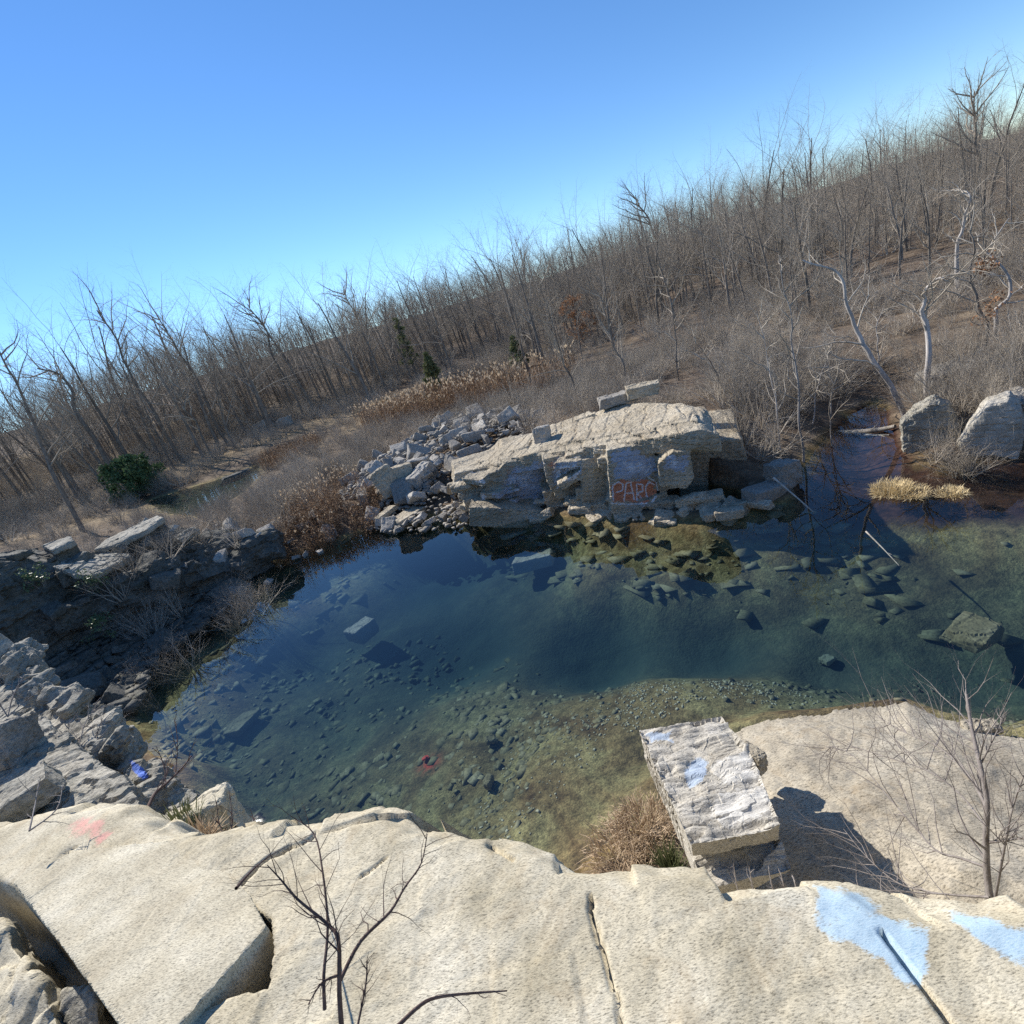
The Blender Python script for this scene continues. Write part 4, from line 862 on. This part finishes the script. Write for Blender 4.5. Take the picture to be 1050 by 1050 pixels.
def evergreen(px, r, w, h, label, seed, mat='needle', n=5200, size=.10, name='evergreen_tree', cat='evergreen', base_up=.12, conic=False, trunk='bark'):
    rg = np.random.default_rng(seed); b = atr(px[0], px[1], r); b[2] = tz(b[0], b[1]); e = empty(name, b, label, cat)
    K = Tubes(); K.add([(0, 0, -.2), (.05*w, 0, h*.5), (0, .04*w, h*.92)], [.05*h*.5, .03*h*.5, .01], 6); T = K
    cs = []
    for k in range(46):
        t = rg.random(); z = h*(base_up+(1-base_up)*t); rr = w*.5*((1-t)*.95+.08 if conic else math.sqrt(max(1-(2*t-.85)**2*.6, .05)))
        a = rg.random()*6.28; q = rr*math.sqrt(rg.random()); c = (q*math.cos(a), q*math.sin(a), z); cs.append([*c, w*rg.uniform(.07, .14)])
        T.add([(0, 0, z*.8), (c[0]*.6, c[1]*.6, z*.92), c], [.02*h*.4, .012*h*.4, .004], 3)
    link('trunk', K.mesh('trunk', M[trunk]), e); leaf_cloud('foliage', e, blob_pts(cs, n, seed), size, M[mat], seed); return e
evergreen((141, 497), 72., 6.6, 4.4, 'dense green evergreen bush on the bank of the small pool', 401, n=5200, size=.2, base_up=.1)
evergreen((446, 392), 62., 3.2, 5.0, 'small yellow green conifer in the reeds at mid left', 402, 'dull_green', 2600, .16, conic=True)
evergreen((534, 376), 58., 2.6, 3.6, 'narrow dull green conifer behind the outcrop', 403, 'dull_green', 1800, .15, conic=True)
evergreen((596, 345), 60., 4.2, 5.4, 'oak still covered in brown dead leaves on the slope', 404, 'brown_leaf', 1000, .14, 'oak_tree', 'tree')
evergreen((412, 345), 84., 3.6, 9.5, 'tall thin dull green pine above the tan reeds', 405, 'dull_green', 1100, .16, conic=True, base_up=.3)

# thickets: single shrubs nearest the water, the rest of the brush as one mass
SPR = [shrub_proto(500+k, 12, 1.6, .022, 1.0, 6, 2) for k in range(4)]
SPM = [T.mesh('brush_%d' % k, M['brush']) for k, T in enumerate(SPR)]
SPT = [T.mesh('brushb_%d' % k, M['twig']) for k, T in enumerate(SPR)]
def put_shrub(x, y, z, s, label, group, rg, mat=0, cat='shrub', name='bare_shrub'):
    o = link(name, (SPM if mat == 0 else SPT)[rg.integers(4)], None, (x, y, z)); o.scale = (s*rg.uniform(.8, 1.3), s*rg.uniform(.8, 1.3), s*rg.uniform(.8, 1.2)); o.rotation_euler = (rg.normal()*.1, rg.normal()*.1, rg.random()*6.28)
    return tag(o, label, cat, group)
rs_ = np.random.default_rng(88)
def shrubs_px(poly, n, s0, s1, label, group, zg, lift=None, mat=None):
    poly = np.array([at(*p, zg)[:2] for p in poly]); lo, hi = poly.min(0), poly.max(0); k = 0; g = 0
    while k < n and g < n*80:
        g += 1; p = lo+(hi-lo)*rs_.random(2)
        if poly_sd(p[None], poly)[0] < 0 or BLOCKED(p[None]) and lift is None: continue
        z = tz(*p)
        if lift is not None: z = max(z, topz(lift, p[0], p[1], z))
        put_shrub(p[0], p[1], z-.03, rs_.uniform(s0, s1), label, group, rs_, int(rs_.random() < .35) if mat is None else mat); k += 1
shrubs_px([(745, 440), (735, 400), (770, 370), (840, 380), (885, 405), (850, 432), (822, 475), (815, 505), (775, 500)], 70, .6, 1.25, 'leafless grey shrub in the thicket between outcrop and channel', 'thicket left of the channel', .6)
shrubs_px([(925, 430), (935, 400), (1000, 385), (1060, 380), (1070, 430), (1030, 460), (990, 470), (960, 470), (930, 462)], 42, .6, 1.1, 'leafless shrub growing round the right hand boulders', 'shrubs round the right boulders', .5)
shrubs_px([(952, 478), (962, 462), (990, 462), (1005, 478), (985, 482)], 9, .45, .7, 'leafless shrub in front of and between the two right hand boulders', 'shrubs between the right boulders', .1, ocbvh)
shrubs_px([(390, 440), (440, 430), (520, 420), (560, 420), (540, 445), (470, 460)], 34, .8, 1.4, 'leafless shrub above the rubble pile', 'shrubs above the rubble', .8)
shrubs_px([(535, 432), (560, 412), (625, 398), (625, 412), (575, 428)], 26, .5, .9, 'leafless shrub on the earth behind the upright block', 'shrubs behind the upright block', 1.)
shrubs_px([(210, 560), (300, 500), (400, 440), (390, 470), (350, 500), (300, 555), (240, 595)], 60, .7, 1.3, 'leafless grey shrub on the low bank behind the left reeds', 'shrubs of the left bank', .6)
shrubs_px([(90, 690), (130, 620), (200, 570), (260, 560), (255, 590), (190, 640), (130, 690)], 30, .6, 1.1, 'leafless shrub clinging to the shaded rock wall', 'shrubs of the shaded wall', 1.2, wlbvh)

GN = {}
def scatter_gn(name, protos, P, scl, rot, idx, label):
    me = bpy.data.meshes.new(name); me.vertices.add(len(P)); me.vertices.foreach_set('co', np.asarray(P, np.float32).ravel())
    for an, ty, arr, key in (('scl', 'FLOAT_VECTOR', scl, 'vector'), ('rot', 'FLOAT_VECTOR', rot, 'vector'), ('pick', 'INT', idx, 'value')):
        a = me.attributes.new(an, ty, 'POINT'); a.data.foreach_set(key, np.asarray(arr, np.int32 if ty == 'INT' else np.float32).ravel())
    o = link(name, me); t = bpy.data.node_groups.new(name, 'GeometryNodeTree')
    t.interface.new_socket('Geometry', in_out='INPUT', socket_type='NodeSocketGeometry'); t.interface.new_socket('Geometry', in_out='OUTPUT', socket_type='NodeSocketGeometry')
    N = t.nodes; gi = N.new('NodeGroupInput'); go = N.new('NodeGroupOutput'); j = N.new('GeometryNodeJoinGeometry'); ip = N.new('GeometryNodeInstanceOnPoints'); ip.inputs['Pick Instance'].default_value = True
    for pr in reversed(protos):
        q = N.new('GeometryNodeObjectInfo'); q.inputs['Object'].default_value = pr; q.inputs['As Instance'].default_value = True; q.transform_space = 'ORIGINAL'; t.links.new(q.outputs['Geometry'], j.inputs[0])
    def na(nm, ty):
        a = N.new('GeometryNodeInputNamedAttribute'); a.data_type = ty; a.inputs['Name'].default_value = nm; return a.outputs['Attribute']
    er = N.new('FunctionNodeEulerToRotation'); t.links.new(na('rot', 'FLOAT_VECTOR'), er.inputs[0])
    t.links.new(gi.outputs[0], ip.inputs['Points']); t.links.new(j.outputs[0], ip.inputs['Instance']); t.links.new(na('pick', 'INT'), ip.inputs['Instance Index']); t.links.new(er.outputs[0], ip.inputs['Rotation']); t.links.new(na('scl', 'FLOAT_VECTOR'), ip.inputs['Scale']); t.links.new(ip.outputs[0], go.inputs[0])
    m = o.modifiers.new('scatter', 'NODES'); m.node_group = t; return tag(o, label, None, None, 'stuff')
# brush over the hillside and banks
rb_ = np.random.default_rng(99); pts = []
shr_src = []
for me in (SPM[0], SPM[1], SPT[2], SPT[3]):
    o = [q for q in C.objects if q.data == me]; shr_src.append(o[0])
def brush_pts(a0, a1, r0, r1, n, s0, s1, skip=None):
    out = []
    while len(out) < n:
        m = n; az = rb_.uniform(a0, a1, m); r = np.sqrt(rb_.uniform(r0*r0, r1*r1, m)) if r1/r0 < 2 else rb_.uniform(r0, r1, m)
        P = np.stack([np.sin(np.radians(az))*r, np.cos(np.radians(az))*r], 1)
        ok = (poly_sd(P, SH) < -.5) & (poly_sd(P, POOL) < -.6) & (poly_sd(P, RUB) < 0)
        dens = fbm(np.column_stack([P/5, P[:, 0]*0]), 3, 91); ok &= dens > rb_.normal(size=m)*.35-.25
        P = P[ok]; z = terrain(P)
        oc = np.array([topz(ocbvh, p[0], p[1], -9) for p in P]); P = P[oc < z]; z = z[oc < z]
        s = rb_.uniform(s0, s1, len(P)); out += [(p[0], p[1], q-.05, t) for p, q, t in zip(P, z, s)]
    return out[:n]
bp = brush_pts(12, 56, 20, 42, 430, .35, 1.0)+brush_pts(8, 56, 34, 95, 640, .6, 1.7)+brush_pts(-48, 8, 66, 100, 900, .8, 1.6)+brush_pts(-46, 6, 26, 64, 700, .5, 1.1)+brush_pts(-50, 8, 84, 150, 900, 1.4, 2.6)+brush_pts(8, 58, 90, 160, 700, 1.4, 2.4)+brush_pts(4, 22, 21, 40, 260, .5, 1.)
bp = np.array(bp); n = len(bp)
scatter_gn('undergrowth', shr_src, bp[:, :3], bp[:, 3:4]*np.stack([rb_.uniform(.8, 1.3, n), rb_.uniform(.8, 1.3, n), rb_.uniform(.7, 1.1, n)], 1), np.stack([rb_.normal(size=n)*.1, rb_.normal(size=n)*.1, rb_.random(n)*6.28], 1), rb_.integers(0, 4, n), 'grey brown leafless undergrowth under the trees')
# deeper woods
wp = []
for a0, a1, ra, rb2, cnt, f in [(-50, -20, 98, 200, 300, .86), (-20, 8, 96, 200, 280, .86), (8, 30, 55, 150, 270, .84), (30, 58, 46, 150, 360, .84)]:
    for _ in range(cnt):
        az = rb_.uniform(a0, a1); r = rb_.uniform(ra, rb2); x, y = pol(az, r); z = tz(x, y)
        h = (H+r*math.tan(rad(np.interp(az, SKY_AZ, SKY_EL)))-z)*f*rb_.uniform(.6, 1.0)
        if r < 60: h *= .75
        wp.append((x, y, z, min(h, 24)/HT))
wp = np.array(wp); n = len(wp)
src = []
for kk in (0, 2, 4, 6, 8, 10):
    c_ = [q for q in C.objects if q.data == TJ[kk]]
    if c_: src.append(c_[0])
scatter_gn('far_woods', src, wp[:, :3], wp[:, 3:4]*np.stack([rb_.uniform(.8, 1.2, n), rb_.uniform(.8, 1.2, n), np.ones(n)], 1), np.stack([np.zeros(n), np.zeros(n), rb_.random(n)*6.28], 1), rb_.integers(0, len(src), n), 'mass of bare grey woods filling the background')

# ------------------------------------------------------------------ reeds, grass
def reeds(name, polys, n, h0, h1, label, seed, plume=.8, thick=.008, zg=.1):
    rg = np.random.default_rng(seed); poly = np.array([at(*p, zg)[:2] for p in polys]); lo, hi = poly.min(0), poly.max(0)
    P = lo+(hi-lo)*rg.random((n*12, 2)); d = fbm(np.column_stack([P/1.2, P[:, 0]*0]), 3, seed); P = P[(poly_sd(P, poly)+.5*d > 0) & (d > rg.normal(size=len(P))*.4-.3)][:n]; Z = np.maximum(terrain(P), -.25)
    S = Tubes(); L = []; Q = []; lv = []
    for p, z in zip(P, Z):
        h = rg.uniform(h0, h1); a = rg.random()*6.28; ln = rg.uniform(.03, .22)*h; dx = np.array([math.cos(a), math.sin(a), 0])
        b = np.array([p[0], p[1], z-.1]); m = b+np.array([0, 0, h*.55])+dx*ln*.3; t = b+np.array([0, 0, h])+dx*ln; S.add([b, m, t], [thick, thick*.8, thick*.4], 3)
        for _ in range(4):
            u = rg.uniform(.2, .9); o = b+(t-b)*u; a2 = rg.random()*6.28; dd = np.array([math.cos(a2), math.sin(a2), rg.uniform(-.3, .9)])*rg.uniform(.2, .5)*h*.4; w = np.array([-math.sin(a2), math.cos(a2), 0])*thick*1.6
            lv.append([o-w, o+w, o+dd+w*.3, o+dd-w*.3])
        if rg.random() < plume:
            pl = rg.uniform(.14, .26)*h*.6; sd = dx*.5+np.array([0, 0, .9])
            for _ in range(3):
                w = perp(unit(sd), rg)*rg.uniform(.025, .05)*(h/2.2); o = t-np.array([0, 0, .05]); e2 = o+unit(sd+rg.normal(size=3)*.2)*pl; m2 = (o+e2)/2; Q.append([o, m2+w, e2, m2-w])
    lv = np.array(lv).reshape(-1, 3); V = np.concatenate(S.V+[lv]); Fc = np.concatenate(S.F+[np.arange(len(lv)).reshape(-1, 4)+S.n])
    nq = len(Q); nf = len(Fc); Q = np.array(Q).reshape(-1, 3)
    me = new_mesh(name, np.concatenate([V, Q]), np.concatenate([Fc, np.arange(len(Q)).reshape(-1, 4)+len(V)]), M['reed_stem']); me.materials.append(M['reed_plume'])
    mi = np.zeros(nf+nq, np.int32); mi[nf:] = 1; me.polygons.foreach_set('material_index', mi); return tag(link(name, me), label, None, None, 'stuff')
reeds('reeds', [(285, 575), (330, 562), (392, 540), (385, 518), (340, 530), (300, 552)], 900, .6, 1.35, 'rusty reeds with pale plumes on the left shore', 601, .12, .010)
reeds('reeds', [(300, 552), (330, 525), (350, 500), (385, 512), (345, 535)], 170, .8, 1.5, 'pale plumed reeds behind the rusty reed clump', 604, .95, .010)
reeds('reeds', [(365, 442), (400, 425), (470, 405), (560, 396), (600, 392), (560, 410), (480, 425), (400, 440)], 1500, 1.6, 2.8, 'wide bed of tan reeds with pale plumes at the foot of the far woods', 602, .45, .02, .4)
reeds('reeds', [(262, 478), (300, 462), (330, 452), (325, 468), (285, 485)], 700, .8, 1.6, 'low golden grass tufts beside the small pool', 603, .1, .02, .1)
def tuft(name, c, n, L, spread, mat, label, seed, kind=None, cat='grass', droop=.5, w=.006, r=.3):
    rg = np.random.default_rng(seed); q = []
    for _ in range(n):
        a = rg.random()*6.28; o = np.array([math.cos(a), math.sin(a), 0])*r*math.sqrt(rg.random()); a2 = a+rg.normal()*.8; t = spread*rg.random(); l = L*rg.uniform(.4, 1.1)
        d = np.array([math.cos(a2)*math.sin(t), math.sin(a2)*math.sin(t), math.cos(t)]); m = o+d*l*.55; e = m+(d-np.array([0, 0, droop*rg.random()]))*l*.45; ww = np.array([-math.sin(a2), math.cos(a2), 0])*w
        q += [[o-ww, o+ww, m+ww*.8, m-ww*.8], [m-ww*.8, m+ww*.8, e+ww*.15, e-ww*.15]]
    q = np.array(q).reshape(-1, 3); o = link(name, new_mesh(name, q, np.arange(len(q)).reshape(-1, 4), mat), None, c); return tag(o, label, cat, None, kind)
GR = [(655, 820), (672, 800), (700, 900), (640, 880), (610, 878), (640, 850)]
c = at(662, 850, .35); tuft('grass_tuft', c, 900, .32, 1.5, M['straw'], 'dry straw coloured grass heap beside the tilted white block', 611, r=.38, droop=1.6, w=.005)
c = at(640, 880, .25); tuft('grass_tuft', c, 520, .4, 1.45, M['straw'], 'flattened dry grass under the edge of the near ledge', 612, r=.42, droop=1.2)
c = at(690, 893, .45); tuft('grass_tuft', c, 260, .4, .7, M['dull_green'], 'small green grass tuft at the lower corner of the white block', 613, r=.12)
c = at(914, 503, .0); tuft('grass_tuft', c, 900, .28, 1.5, M['pale_straw'], 'larger pale dead grass clump standing in the right hand shallows', 614, r=.42, w=.008)
c = at(932, 506, .0); tuft('grass_tuft', c, 500, .2, 1.5, M['pale_straw'], 'flat pale dead grass spreading right of the larger clump in the shallows', 615, r=.4, w=.008)
c = at(975, 506, .0); tuft('grass_tuft', c, 350, .18, 1.5, M['pale_straw'], 'smallest pale grass clump in the right hand shallows', 616, r=.28, w=.008)
c = at(190, 862, 4.05); tuft('grass_tuft', c, 420, .3, .8, M['dull_green'], 'mossy green tuft in the notch between ridge and ledge', 617, r=.12)
c = at(9, 776, 4.05); tuft('grass_tuft', c, 200, .22, 1., M['dull_green'], 'yellow green moss tuft on the left rock ridge', 618, r=.14)
c = at(205, 872, 4.1); tuft('grass_tuft', c, 300, .25, 1.3, M['straw'], 'rusty dead grass in the notch in front of the pale knob', 619, r=.12)

# ------------------------------------------------------------------ near shrubs and twigs
def twig_plant(name, stems, label, mat, seed, spec=None, nb=5, bl=.4, cat='shrub', sides=6, group=None):
    """stems: list of (radius, tip factor, [(px, py, range), ...])"""
    rg = np.random.default_rng(seed); T = Tubes(); S = Tubes(); o = None
    for rb, tip, px in stems:
        P = np.array([atr(*p) for p in px]); o = P[0].copy() if o is None else o
        n = len(P); Q = P-o; m = 4*(n-1)+1; tt = np.linspace(0, n-1, m); i = np.clip(tt.astype(int), 0, n-2); f = (tt-i)[:, None]
        a = Q[np.maximum(i-1, 0)]; b = Q[i]; c = Q[i+1]; d = Q[np.minimum(i+2, n-1)]; Q = .5*(2*b+(c-a)*f+(2*a-5*b+4*c-d)*f*f+(3*b-a-3*c+d)*f**3)
        R = rb*(1-(1-tip)*np.linspace(0, 1, m)); S.add(Q, R, sides); L = np.linalg.norm(np.diff(Q, axis=0), axis=1).sum()
        for k in range(nb):
            u = .25+.75*(k+rg.random())/nb; j = min(int(u*(m-1)), m-2); dd = unit(Q[j+1]-Q[j]); an = rg.uniform(.4, .9)
            grow(T, Q[j], dd*math.cos(an)+perp(dd, rg)*math.sin(an), L*bl*(1.2-.6*u)*rg.uniform(.5, 1.1), max(R[j]*.45, .00075*np.linalg.norm(Q[j]+o-EYE)), 0, spec or [(4, .2, .06, 3, .3, .6, .5, 4), (2, .2, .05, 2, .3, .6, .5, 3), (1, .2, 0, 0, 0, 0, 0, 3)], rg)
    e = empty(name, o, label, cat, group); link('stem', S.mesh('stem', M[mat]), e); link('branches', T.mesh('branches', M[mat]), e); return e
R0 = 1.30
twig_plant('bare_shrub', [(.0075, .15, [(352, 1075, 1.24), (348, 1020, 1.25), (347, 965, 1.28), (335, 947, 1.33), (305, 922, 1.4), (288, 902, 1.45), (274, 887, 1.48)]),
                          (.006, .3, [(349, 1005, 1.26), (370, 965, 1.3), (400, 935, 1.36), (415, 910, 1.42), (432, 885, 1.5), (438, 855, 1.55)]),
                          (.005, .3, [(333, 1035, 1.25), (332, 1000, 1.27), (336, 950, 1.34), (331, 895, 1.46), (322, 855, 1.6), (300, 838, 1.7)]),
                          (.004, .3, [(347, 1000, 1.26), (330, 1008, 1.25), (316, 1030, 1.22)]),
                          (.004, .3, [(365, 1060, 1.2), (375, 1010, 1.25), (376, 985, 1.28)])],
           'dark twiggy bare shrub growing from the near ledge at the bottom', 'dark_bark', 701, nb=15, bl=.42)
twig_plant('bare_shrub', [(.005, .4, [(405, 1055, .95), (432, 1030, .98), (452, 1022, 1.0), (490, 1018, 1.02), (520, 1016, 1.0)])], 'low dark twig lying over the ledge at the bottom edge', 'dark_bark', 702, nb=4, bl=.25)
twig_plant('dead_branch', [(.007, .1, [(242, 911, 2.25), (258, 893, 2.36), (275, 879, 2.5), (297, 866, 2.65)])], 'short dark dead branch lying on the ledge above the lifted slab', 'dark_bark', 703, nb=1, bl=.3, cat='branch')
def seat(px, r, dz=0.):
    return px
twig_plant('bare_shrub', [(.021, .4, [(1020, 945, 2.75), (1013, 905, 2.85), (1011, 860, 2.95), (1012, 820, 3.05), (1004, 780, 3.2), (996, 745, 3.4), (991, 712, 3.6)]),
                          (.009, .3, [(1018, 935, 2.8), (1028, 880, 2.85), (1038, 830, 2.95), (1052, 790, 3.05)]),
                          (.008, .3, [(1015, 920, 2.8), (980, 918, 2.9), (950, 914, 3.0), (920, 905, 3.15), (890, 880, 3.35), (865, 850, 3.6)]),
                          (.009, .25, [(1013, 890, 2.88), (985, 880, 3.0), (960, 872, 3.1), (935, 845, 3.3), (905, 810, 3.6), (875, 775, 3.9), (850, 765, 4.1)]),
                          (.007, .25, [(1012, 850, 2.98), (985, 815, 3.3), (950, 790, 3.6), (905, 775, 3.9), (868, 765, 4.2), (840, 768, 4.3)]),
                          (.007, .25, [(1012, 830, 3.02), (990, 790, 3.3), (960, 765, 3.6), (930, 752, 3.9), (900, 735, 4.2)]),
                          (.009, .3, [(1012, 864, 2.95), (1030, 862, 2.9), (1055, 858, 2.85)]),
                          (.008, .3, [(1016, 930, 2.78), (985, 935, 2.8), (940, 925, 2.95), (905, 918, 3.0), (880, 922, 3.05)]),
                          (.006, .3, [(1005, 785, 3.2), (1020, 755, 3.3), (1030, 735, 3.4)])],
           'tall bare grey shrub spreading leftward over the sloping slab', 'grey_twig', 704, nb=19, bl=.5)
for k, x in enumerate((752, 768, 788, 800, 812)):
    twig_plant('bare_twig', [(.007, .3, [(x+8, 925, 2.5), (x+3, 905, 2.55), (x, 885+k*3, 2.6)])], 'pale bare twig poking up in the shadow beneath the white block', 'grey_twig', 7050+k, nb=3, bl=.4, cat='twig', group='twigs beneath the white block')
twig_plant('bare_shrub', [(.016, .35, [(148, 838, 5.2), (158, 815, 5.5), (172, 802, 5.7), (188, 786, 5.9), (196, 775, 6.1)]), (.007, .3, [(170, 804, 5.7), (168, 785, 5.9), (160, 765, 6.1)]), (.006, .3, [(180, 795, 5.8), (182, 760, 6.1), (178, 735, 6.4)])], 'dark bare bush leaning over the water at the end of the left ridge', 'dark_bark', 706, nb=6, bl=.4)
twig_plant('bare_shrub', [(.006, .3, [(235, 868, 3.6), (238, 845, 3.75), (236, 815, 3.95)]), (.005, .3, [(235, 868, 3.6), (225, 845, 3.8), (222, 822, 3.9)]), (.005, .3, [(235, 868, 3.6), (256, 850, 3.7), (262, 838, 3.8)])], 'small bare bush rising at the edge of the notch', 'dark_bark', 707, nb=5, bl=.4)
twig_plant('bare_shrub', [(.008, .3, [(75, 785, 8.0), (82, 760, 8.3), (88, 740, 8.5), (98, 725, 8.7)]), (.008, .3, [(75, 786, 8.0), (92, 765, 8.2), (108, 750, 8.4), (118, 742, 8.6)]), (.006, .3, [(74, 785, 8.), (70, 760, 8.3), (72, 738, 8.5)])], 'bare bush in the hollow between ridge crest and left ledge', 'grey_twig', 708, nb=7, bl=.5)
twig_plant('bare_shrub', [(.01, .3, [(8, 735, 11.), (14, 712, 11.3), (25, 692, 11.6)]), (.01, .3, [(8, 735, 11.), (-4, 712, 11.2), (2, 690, 11.5)]), (.008, .3, [(8, 735, 11.), (30, 715, 11.2), (45, 705, 11.4)])], 'bare bush among the rocks at the far left edge', 'grey_twig', 709, nb=7, bl=.5)
twig_plant('bare_shrub', [(.006, .3, [(30, 852, 4.6), (36, 825, 4.8), (40, 800, 5.)]), (.006, .3, [(30, 852, 4.6), (58, 830, 4.7), (64, 805, 4.9)])], 'thin bare twigs in front of the left rock ledge', 'grey_twig', 710, nb=5, bl=.5)
twig_plant('dead_branch', [(.035, .4, [(793, 490, 14.7), (805, 500, 14.4), (818, 511, 14.1), (834, 525, 13.8)])], 'bleached dead branch slanting into the water by the grey boulder', 'deadwood', 711, nb=2, bl=.25, cat='branch')
twig_plant('fallen_log', [(.10, .6, [(855, 444, 20.0), (880, 443, 19.5), (905, 440, 19.2), (918, 437, 19.)])], 'weathered log lying across the narrow channel', 'deadwood', 712, nb=1, bl=.3, cat='log')
twig_plant('fallen_log', [(.06, .4, [(840, 440, 20.5), (865, 443, 20.), (890, 446, 19.3), (912, 446, 18.9)])], 'thinner crooked log beside the weathered one across the channel', 'deadwood', 713, nb=4, bl=.3, cat='log')
twig_plant('dead_branch', [(.02, .3, [(888, 545, 12.6), (905, 562, 12.0), (922, 580, 11.5)])], 'pale sunken branch under the surface at right', 'deadwood', 714, nb=1, bl=.2, cat='branch')
# broad leaved evergreen sprigs on the shaded wall
for k, (x, y, r, lab) in enumerate([(108, 643, 22.6, 'sunlit green leafy bush low on the shaded wall'), (43, 600, 24., 'pale green sprig high on the shaded wall at left'), (98, 602, 23.6, 'green sprig hanging under the sunlit wall slab')]):
    p = atr(x, y, r); e = tag(link('leafy_bush', new_mesh('stems', *(lambda T: (np.concatenate(T.V), np.concatenate(T.F)))(shrub_proto(800+k, 7, .5, .008, 1., 3, 1)), M['twig']), None, p), lab, 'bush')
    leaf_cloud('leaves', e, blob_pts([[*(RNG.normal(size=3)*.25+np.array([0, 0, .35])), .2] for _ in range(9)], 300, 810+k), .05, M['rhodo'], 820+k)

# ------------------------------------------------------------------ light, sky, camera
w = bpy.data.worlds.new('World'); bpy.context.scene.world = w; w.use_nodes = True
nt = w.node_tree; bg = nt.nodes['Background']; sk = nt.nodes.new('ShaderNodeTexSky'); sk.sky_type = 'NISHITA'; sk.sun_disc = False
sk.sun_elevation = SUN_EL; sk.sun_rotation = SUN_AZ; sk.air_density = .85; sk.dust_density = 0.; sk.ozone_density = 2.0; sk.altitude = 300
hs = nt.nodes.new('ShaderNodeHueSaturation'); hs.inputs['Saturation'].default_value = 1.16; tn = nt.nodes.new('ShaderNodeMix'); tn.data_type = 'RGBA'; tn.blend_type = 'MULTIPLY'; tn.inputs[0].default_value = 1.; tn.inputs[7].default_value = (.84, .95, 1.06, 1)
nt.links.new(sk.outputs[0], hs.inputs['Color']); nt.links.new(hs.outputs[0], tn.inputs[6]); nt.links.new(tn.outputs[2], bg.inputs[0]); bg.inputs[1].default_value = .118
sl = bpy.data.lights.new('sun', 'SUN'); sl.energy = 5.0; sl.angle = rad(.53); sl.color = (1., .95, .87); so = bpy.data.objects.new('sun', sl); C.objects.link(so)
so.rotation_euler = Vector(SUN).to_track_quat('Z', 'Y').to_euler(); so.location = (0, 0, 60)
cam = bpy.data.cameras.new('camera'); cam.sensor_fit = 'HORIZONTAL'; cam.sensor_width = 36; cam.lens = 36*F/1050; cam.clip_start = .05; cam.clip_end = 3000
cobj = bpy.data.objects.new('camera', cam); C.objects.link(cobj)
m = Matrix([[RM[0, 0], -RM[0, 1], -RM[0, 2], 0], [RM[1, 0], -RM[1, 1], -RM[1, 2], 0], [RM[2, 0], -RM[2, 1], -RM[2, 2], H], [0, 0, 0, 1]])
cobj.matrix_world = m
S_ = bpy.context.scene; S_.camera = cobj
S_.view_settings.view_transform = 'Standard'; S_.view_settings.look = 'None'; S_.view_settings.exposure = .5; S_.view_settings.gamma = 1
cy = S_.cycles; cy.use_denoising = False; cy.use_adaptive_sampling = False; cy.sample_clamp_indirect = 2.5; cy.max_bounces = 6; cy.diffuse_bounces = 2; cy.glossy_bounces = 2; cy.transmission_bounces = 2; cy.transparent_max_bounces = 12; cy.volume_bounces = 0; cy.caustics_reflective = False; cy.caustics_refractive = False
